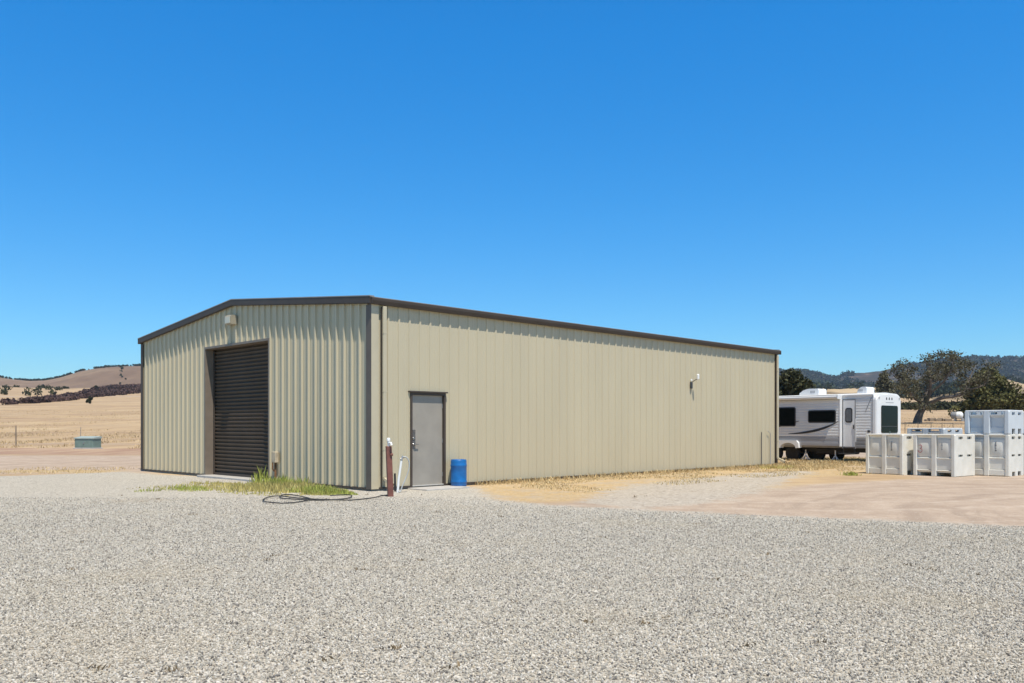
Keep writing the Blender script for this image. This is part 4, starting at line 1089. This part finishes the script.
def build_grass():
    def patch(cx,cy,rx,ry,rot,n,hm,edge=2.):
        r=RNG.random(n)**.6; t=RNG.random(n)*6.283; x=r*np.cos(t)*rx; y=r*np.sin(t)*ry
        c,s=math.cos(rot),math.sin(rot); X=cx+x*c-y*s; Y=cy+x*s+y*c
        h=hm*(.35+.9*RNG.random(n))*(1.15-r**edge)
        k=np.array([noise.noise((a*1.6,b*1.6,7)) for a,b in zip(X,Y)])>-.15-.35*(1-r)
        k&=((X+3.1)*-.7071+(Y-18.9)*-.7071)>.06     # stay outside the front wall
        return np.stack([X,Y,np.zeros(n)],1)[k],np.maximum(h[k],.015)
    # weed patch before the front wall
    ps=[patch(-5.0,19.3,2.2,.85,R(135),3600,.17),patch(-5.9,19.6,2.6,1.1,R(130),2400,.11),patch(-7.3,21.0,1.6,.6,R(135),420,.08),patch(-7.6,20.0,1.4,1.3,R(135),420,.07)]
    o=grass_mesh('yellow_weeds',np.concatenate([p[0] for p in ps]),np.concatenate([p[1] for p in ps]),.011,MAT['weed'])
    tag(o,kind='stuff'); o['label']='patch of drying yellow green weeds before the front wall'; o['category']='weeds'
    ps=[patch(-4.15,18.3,1.05,.42,R(150),2300,.16),patch(-6.25,21.35,.5,.32,R(135),260,.40,1.),patch(-5.6,20.75,.7,.30,R(135),300,.30,1.),patch(-4.9,20.1,.7,.2,R(135),220,.24,1.),patch(-5.3,20.0,1.0,.4,R(135),900,.22),patch(-8.0,18.9,.4,.3,0,90,.08),patch(-7.4,19.5,.9,.5,R(135),500,.10)]
    o=grass_mesh('green_weeds',np.concatenate([p[0] for p in ps]),np.concatenate([p[1] for p in ps]),.008,MAT['weedgreen'])
    tag(o,kind='stuff'); o['label']='fresh green weeds growing at the foot of the front wall'; o['category']='weeds'
    # dry stubble along the long wall and in front of the trailer
    n=21000; s=RNG.random(n)*26-.5; d=RNG.random(n)**1.7*3.6+.08
    X=-3.1+(s*.7071+d*.7071); Y=18.9+(s*.7071-d*.7071)
    keep=(s>3.0)&(np.array([noise.noise((a*.55,b*.55,3)) for a,b in zip(X,Y)])>-.05-.5*(d<.5))
    keep&=~((s<1.1*0+2.3)); X,Y,d=X[keep],Y[keep],d[keep]
    n2=16000; X2=RNG.uniform(8.6,16,n2); Y2=RNG.uniform(27.5,40,n2); k2=np.array([noise.noise((a*.5,b*.5,13)) for a,b in zip(X2,Y2)])>-.25
    # outside the building footprint
    inb=(((X2+3.1)*.7071+(Y2-18.9)*.7071)<18.5)&(((X2+3.1)*.7071-(Y2-18.9)*.7071)<.1); k2&=~inb
    k2&=(X2<9.6+ (Y2-27.5)*.75)
    X2,Y2=X2[k2],Y2[k2]
    n3=700; a3=RNG.uniform(-17,-12.9,n3); b3=RNG.uniform(26,30,n3)
    XX=np.concatenate([X,X2,a3]); YY=np.concatenate([Y,Y2,b3])
    h=np.concatenate([.02+.035*RNG.random(len(X))+.10*(d<.3)*RNG.random(len(X)),.04+.09*RNG.random(len(X2)),.03+.05*RNG.random(n3)])
    o=grass_mesh('dry_grass',np.stack([XX,YY,np.zeros(len(XX))],1),h,.009,MAT['straw'],.9)
    tag(o,kind='stuff'); o['label']='short dry straw stubble along the long wall and before the trailer'; o['category']='grass'
    # taller dry field grass on the left and beyond the trailer
    n=52000; y=52*(5.)**RNG.random(n); b=np.where(RNG.random(n)<.5,RNG.uniform(-.72,-.40,n),RNG.uniform(.27,.72,n)); x=b*y
    k=(y>np.where(x<0,54,62))&(np.array([noise.noise((a*.16,c*.035,23))+.6*noise.noise((a*.6,c*.12,3)) for a,c in zip(x,y)])>.02); x,y=x[k],y[k]
    z=height(x,y)
    o=grass_mesh('field_grass',np.stack([x,y,z-.02],1),(.05+.16*RNG.random(len(x))**2)*(1+(y/400)),.03,M('field_straw',(.46,.34,.19),.9,0,.25,.05,island=.35,spec=.1),.9)
    tag(o,kind='stuff'); o['label']='tall dry grass of the open field'; o['category']='grass'
    n=46; yy=4.9+13*RNG.random(n)**1.6; xx=RNG.uniform(-.55,.55,n)*yy; pts=[]
    for a,b in zip(xx,yy):
        k=int(RNG.integers(5,14)); q=RNG.normal(size=(k,2))*RNG.uniform(.012,.035); pts.append(np.stack([a+q[:,0]*1.5,b+q[:,1],np.full(k,.006)],1))
    pts=np.concatenate(pts)
    o=grass_mesh('dry_debris',pts,.012+.02*RNG.random(len(pts)),.007,M('dry_weed_bits',(.17,.125,.07),.9,0,.3,6,island=.4),1.8)
    tag(o,kind='stuff'); o['label']='scattered brown bits of dead weed on the gravel'; o['category']='debris'
    # green tuft before the bins
    x,y,_=at(851.5,475.5); q=RNG.normal(size=(160,2))*.09
    o=grass_mesh('grass_tuft',np.stack([x+q[:,0]*1.3,y+q[:,1],np.zeros(160)],1),.04+.11*RNG.random(160)**2,.008,MAT['weedgreen'],1.2)
    tag(o,kind='stuff'); o['label']='small green tuft on the straw just left of the bins'; o['category']='weeds'
    x,y,_=at(767,468); q=RNG.normal(size=(220,2))*.22
    o=grass_mesh('grass_tuft',np.stack([x+q[:,0]*1.3+.2,y+q[:,1]-.4,np.zeros(220)],1),.06+.10*RNG.random(220),.012,MAT['weed'],.8)
    o.name='low_weeds'; tag(o,kind='stuff'); o['label']='low yellow weeds at the far end of the long wall'; o['category']='weeds'

# ------------------------------------------------------------------ field things
def build_field_things():
    Z=55.5; X=(88-512)/F*Z; g=hz1(X,Z)
    t=empty('utility_box',(X,Z,g),R(-14),'low green metal utility box in the dirt beside the dry field','utility box')
    m=MB(); m.box(-.78,-.45,-.1,.78,.45,.06,bev=.02); m.build('pad',MAT['concrete'],t)
    m=MB(); m.box(-.70,-.38,.06,.70,.38,.66,bev=.02); m.box(-.62,-.385,.12,-.02,-.379,.58); m.box(.02,-.385,.12,.62,-.379,.58); m.build('cabinet',MAT['greenbox'],t)
    m=MB(); m.prism([(-.42,.63),(.41,.66),(.41,.76),(.30,.80),(-.42,.70)],0,-.74,.74); m.build('lid',MAT['greentop'],t)
    m=MB(); m.box(-.05,-.40,.3,.05,-.386,.42); m.build('latch',MAT['steel'],t)
    def post(px,Z,h,lab,r=.05,wood=True):
        X=(px-512)/F*Z; g=hz1(X,Z); m=MB(); rn=random.random()*.06-.03
        m.tube([(0,0,-.2),(rn*.5,0,h*.5),(rn,0,h)],[r,r*.95,r*.85],7); o=m.build('field_post',MAT['wood'] if wood else MAT['wire'],None); o.location=(X,Z,g); tag(o,lab,'post'); return o
    post(16,61,1.45,'lone weathered wooden post standing in the left field')
    post(80.5,60,1.35,'thin grey rod standing behind the green utility box',.022,False)
    # wire fence beyond the bins
    pts=[]
    for k,(px,Z) in enumerate(((905,96),(918,94),(931,92),(942,90.5),(953,89),(965,88),(1003,84),(1040,81))):
        X=(px-512)/F*Z; pts.append(Vector((X,Z,hz1(X,Z))))
    t=empty('wire_fence',pts[0],0,'low wire fence on thin posts crossing the straw field behind bins','fence'); o0=pts[0]
    for p in pts:
        m=MB(); q=p-o0; m.tube([q+Vector((0,0,-.2)),q+Vector((.01,0,1.25))],.035,6); m.build('post',MAT['wood'],t)
    for zz in (.45,.8,1.15):
        m=MB(); m.tube([p-o0+Vector((0,0,zz)) for p in pts],.008,5); m.build('wire',MAT['wire'],t)
    # white tank by the dark oak
    Z=140.; X=(956-512)/F*Z; g=hz1(X,Z)
    t=empty('water_tank',(X+.6,Z,g+.35),R(48),'short white round ended tank in the straw field under the dark oak','tank')
    t.scale=(.72,)*3
    m=MB(); m.lathe([(.08,-.72),(.45,-.66),(.78,-.42),(.84,-.2),(.84,.5)],20,(0,0,1.15),'y'); m.build('barrel',MAT['tank'],t)
    m=MB(); m.lathe([(.80,.45),(.80,1.6),(.7,1.7)],20,(0,0,1.15),'y'); m.build('rear_shell',MAT['tanksh'],t)
    m=MB(); m.box(-.8,-.7,-.2,.8,-.5,.55); m.box(-.8,.8,-.2,.8,1.0,.55); m.build('cradle',MAT['tanksh'],t)
    Z=150.; X=(938-512)/F*Z; g=hz1(X,Z)
    m=MB(); rr=random.Random(4)
    for k in range(16):
        a=rr.uniform(-2.6,2.6); m.box(a-.5,rr.uniform(-.4,.4),.0,a+rr.uniform(.2,.9),rr.uniform(.5,.9),rr.uniform(.25,1.0),Matrix.Rotation(rr.uniform(-.2,.2),4,'Z'),bev=.04)
    o=m.build('rubble_pile',MAT['wood'],None); o.location=(X,Z,g); o.scale=(.75,.75,.6); tag(o,'pale brown heap of boards between open oak and white tank','pile')

# ------------------------------------------------------------------ air, light, camera
def build_haze():
    m=MB(); m.box(-9000,-160,-6,9000,5900,420); o=m.build('haze',None or bpy.data.materials.new('haze_air'),None); tag(o,kind='stuff')
    mt=o.data.materials[0]; mt.use_nodes=True; N=mt.node_tree.nodes; N.remove(N['Principled BSDF'])
    v=N.new('ShaderNodeVolumePrincipled'); v.inputs['Color'].default_value=(.62,.78,1.,1); v.inputs['Density'].default_value=HAZE; v.inputs['Anisotropy'].default_value=.0
    mt.node_tree.links.new(v.outputs[0],N['Material Output'].inputs['Volume'])
HAZE=6.5e-5
def build_light():
    s=Vector((1.131,-2.546,6.5)).normalized()
    el=math.asin(s.z); rot=math.atan2(s.x,s.y)
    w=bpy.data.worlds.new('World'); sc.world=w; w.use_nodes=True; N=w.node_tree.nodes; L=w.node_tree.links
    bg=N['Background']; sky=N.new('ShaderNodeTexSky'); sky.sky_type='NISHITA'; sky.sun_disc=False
    sky.sun_elevation=el; sky.sun_rotation=rot; sky.altitude=300; sky.air_density=1.0; sky.dust_density=.3; sky.ozone_density=3.0
    hs=N.new('ShaderNodeHueSaturation'); hs.inputs['Saturation'].default_value=1.35; hs.inputs['Value'].default_value=1.0
    tn=N.new('ShaderNodeMix'); tn.data_type='RGBA'; tn.blend_type='MULTIPLY'; tn.inputs['Factor'].default_value=1; tn.inputs['B'].default_value=(1,1,1,1)
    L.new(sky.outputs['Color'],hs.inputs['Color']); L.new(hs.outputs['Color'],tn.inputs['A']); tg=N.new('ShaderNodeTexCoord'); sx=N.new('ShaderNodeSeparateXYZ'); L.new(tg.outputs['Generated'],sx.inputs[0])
    tr=N.new('ShaderNodeValToRGB'); te=tr.color_ramp.elements
    te[0].position=.0; te[0].color=(.85*.5,1.26*.5,1.50*.5,1); te[1].position=.42; te[1].color=(.36*.5,1.72*.5,1.98*.5,1)
    k_=te.new(.16); k_.color=(.72*.5,1.38*.5,1.62*.5,1); L.new(sx.outputs['Z'],tr.inputs['Fac'])
    td=N.new('ShaderNodeVectorMath'); td.operation='SCALE'; td.inputs['Scale'].default_value=2.; L.new(tr.outputs['Color'],td.inputs[0]); L.new(td.outputs[0],tn.inputs['B'])
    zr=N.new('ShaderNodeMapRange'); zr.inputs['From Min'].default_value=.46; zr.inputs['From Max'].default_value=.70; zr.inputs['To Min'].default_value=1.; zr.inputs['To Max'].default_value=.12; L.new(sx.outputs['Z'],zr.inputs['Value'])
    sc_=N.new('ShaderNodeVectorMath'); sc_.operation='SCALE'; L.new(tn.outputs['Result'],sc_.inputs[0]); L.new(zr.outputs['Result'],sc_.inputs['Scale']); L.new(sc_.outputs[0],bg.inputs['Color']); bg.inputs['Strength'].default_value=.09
    ld=bpy.data.lights.new('sun','SUN'); ld.energy=5.0; ld.angle=R(.5); ld.color=(1,.935,.83)
    lo=bpy.data.objects.new('sun',ld); COL.objects.link(lo); lo.rotation_euler=(-s).to_track_quat('-Z','Y').to_euler(); lo.location=(0,-20,40)
    cd=bpy.data.cameras.new('camera'); co=bpy.data.objects.new('camera',cd); COL.objects.link(co); sc.camera=co
    co.location=(0,0,CAM_H); co.rotation_euler=(R(90),0,0); cd.sensor_width=36; cd.lens=36*F/1024; cd.shift_y=(HZ-341.5)/1024; cd.clip_end=20000; cd.clip_start=.05
    sc.view_settings.view_transform='Standard'; sc.view_settings.look='None'; sc.view_settings.gamma=1; sc.view_settings.use_curve_mapping=False
    sc.view_settings.exposure=0.2
    sc.cycles.volume_bounces=0; sc.cycles.max_bounces=8; sc.cycles.volume_max_steps=64

build_light()
G=build_ground()
build_gravel()
build_building()
build_yard_things()
build_bins()
build_trailer()
build_trees()
build_far_vegetation(G)
build_grass()
build_field_things()
build_haze()
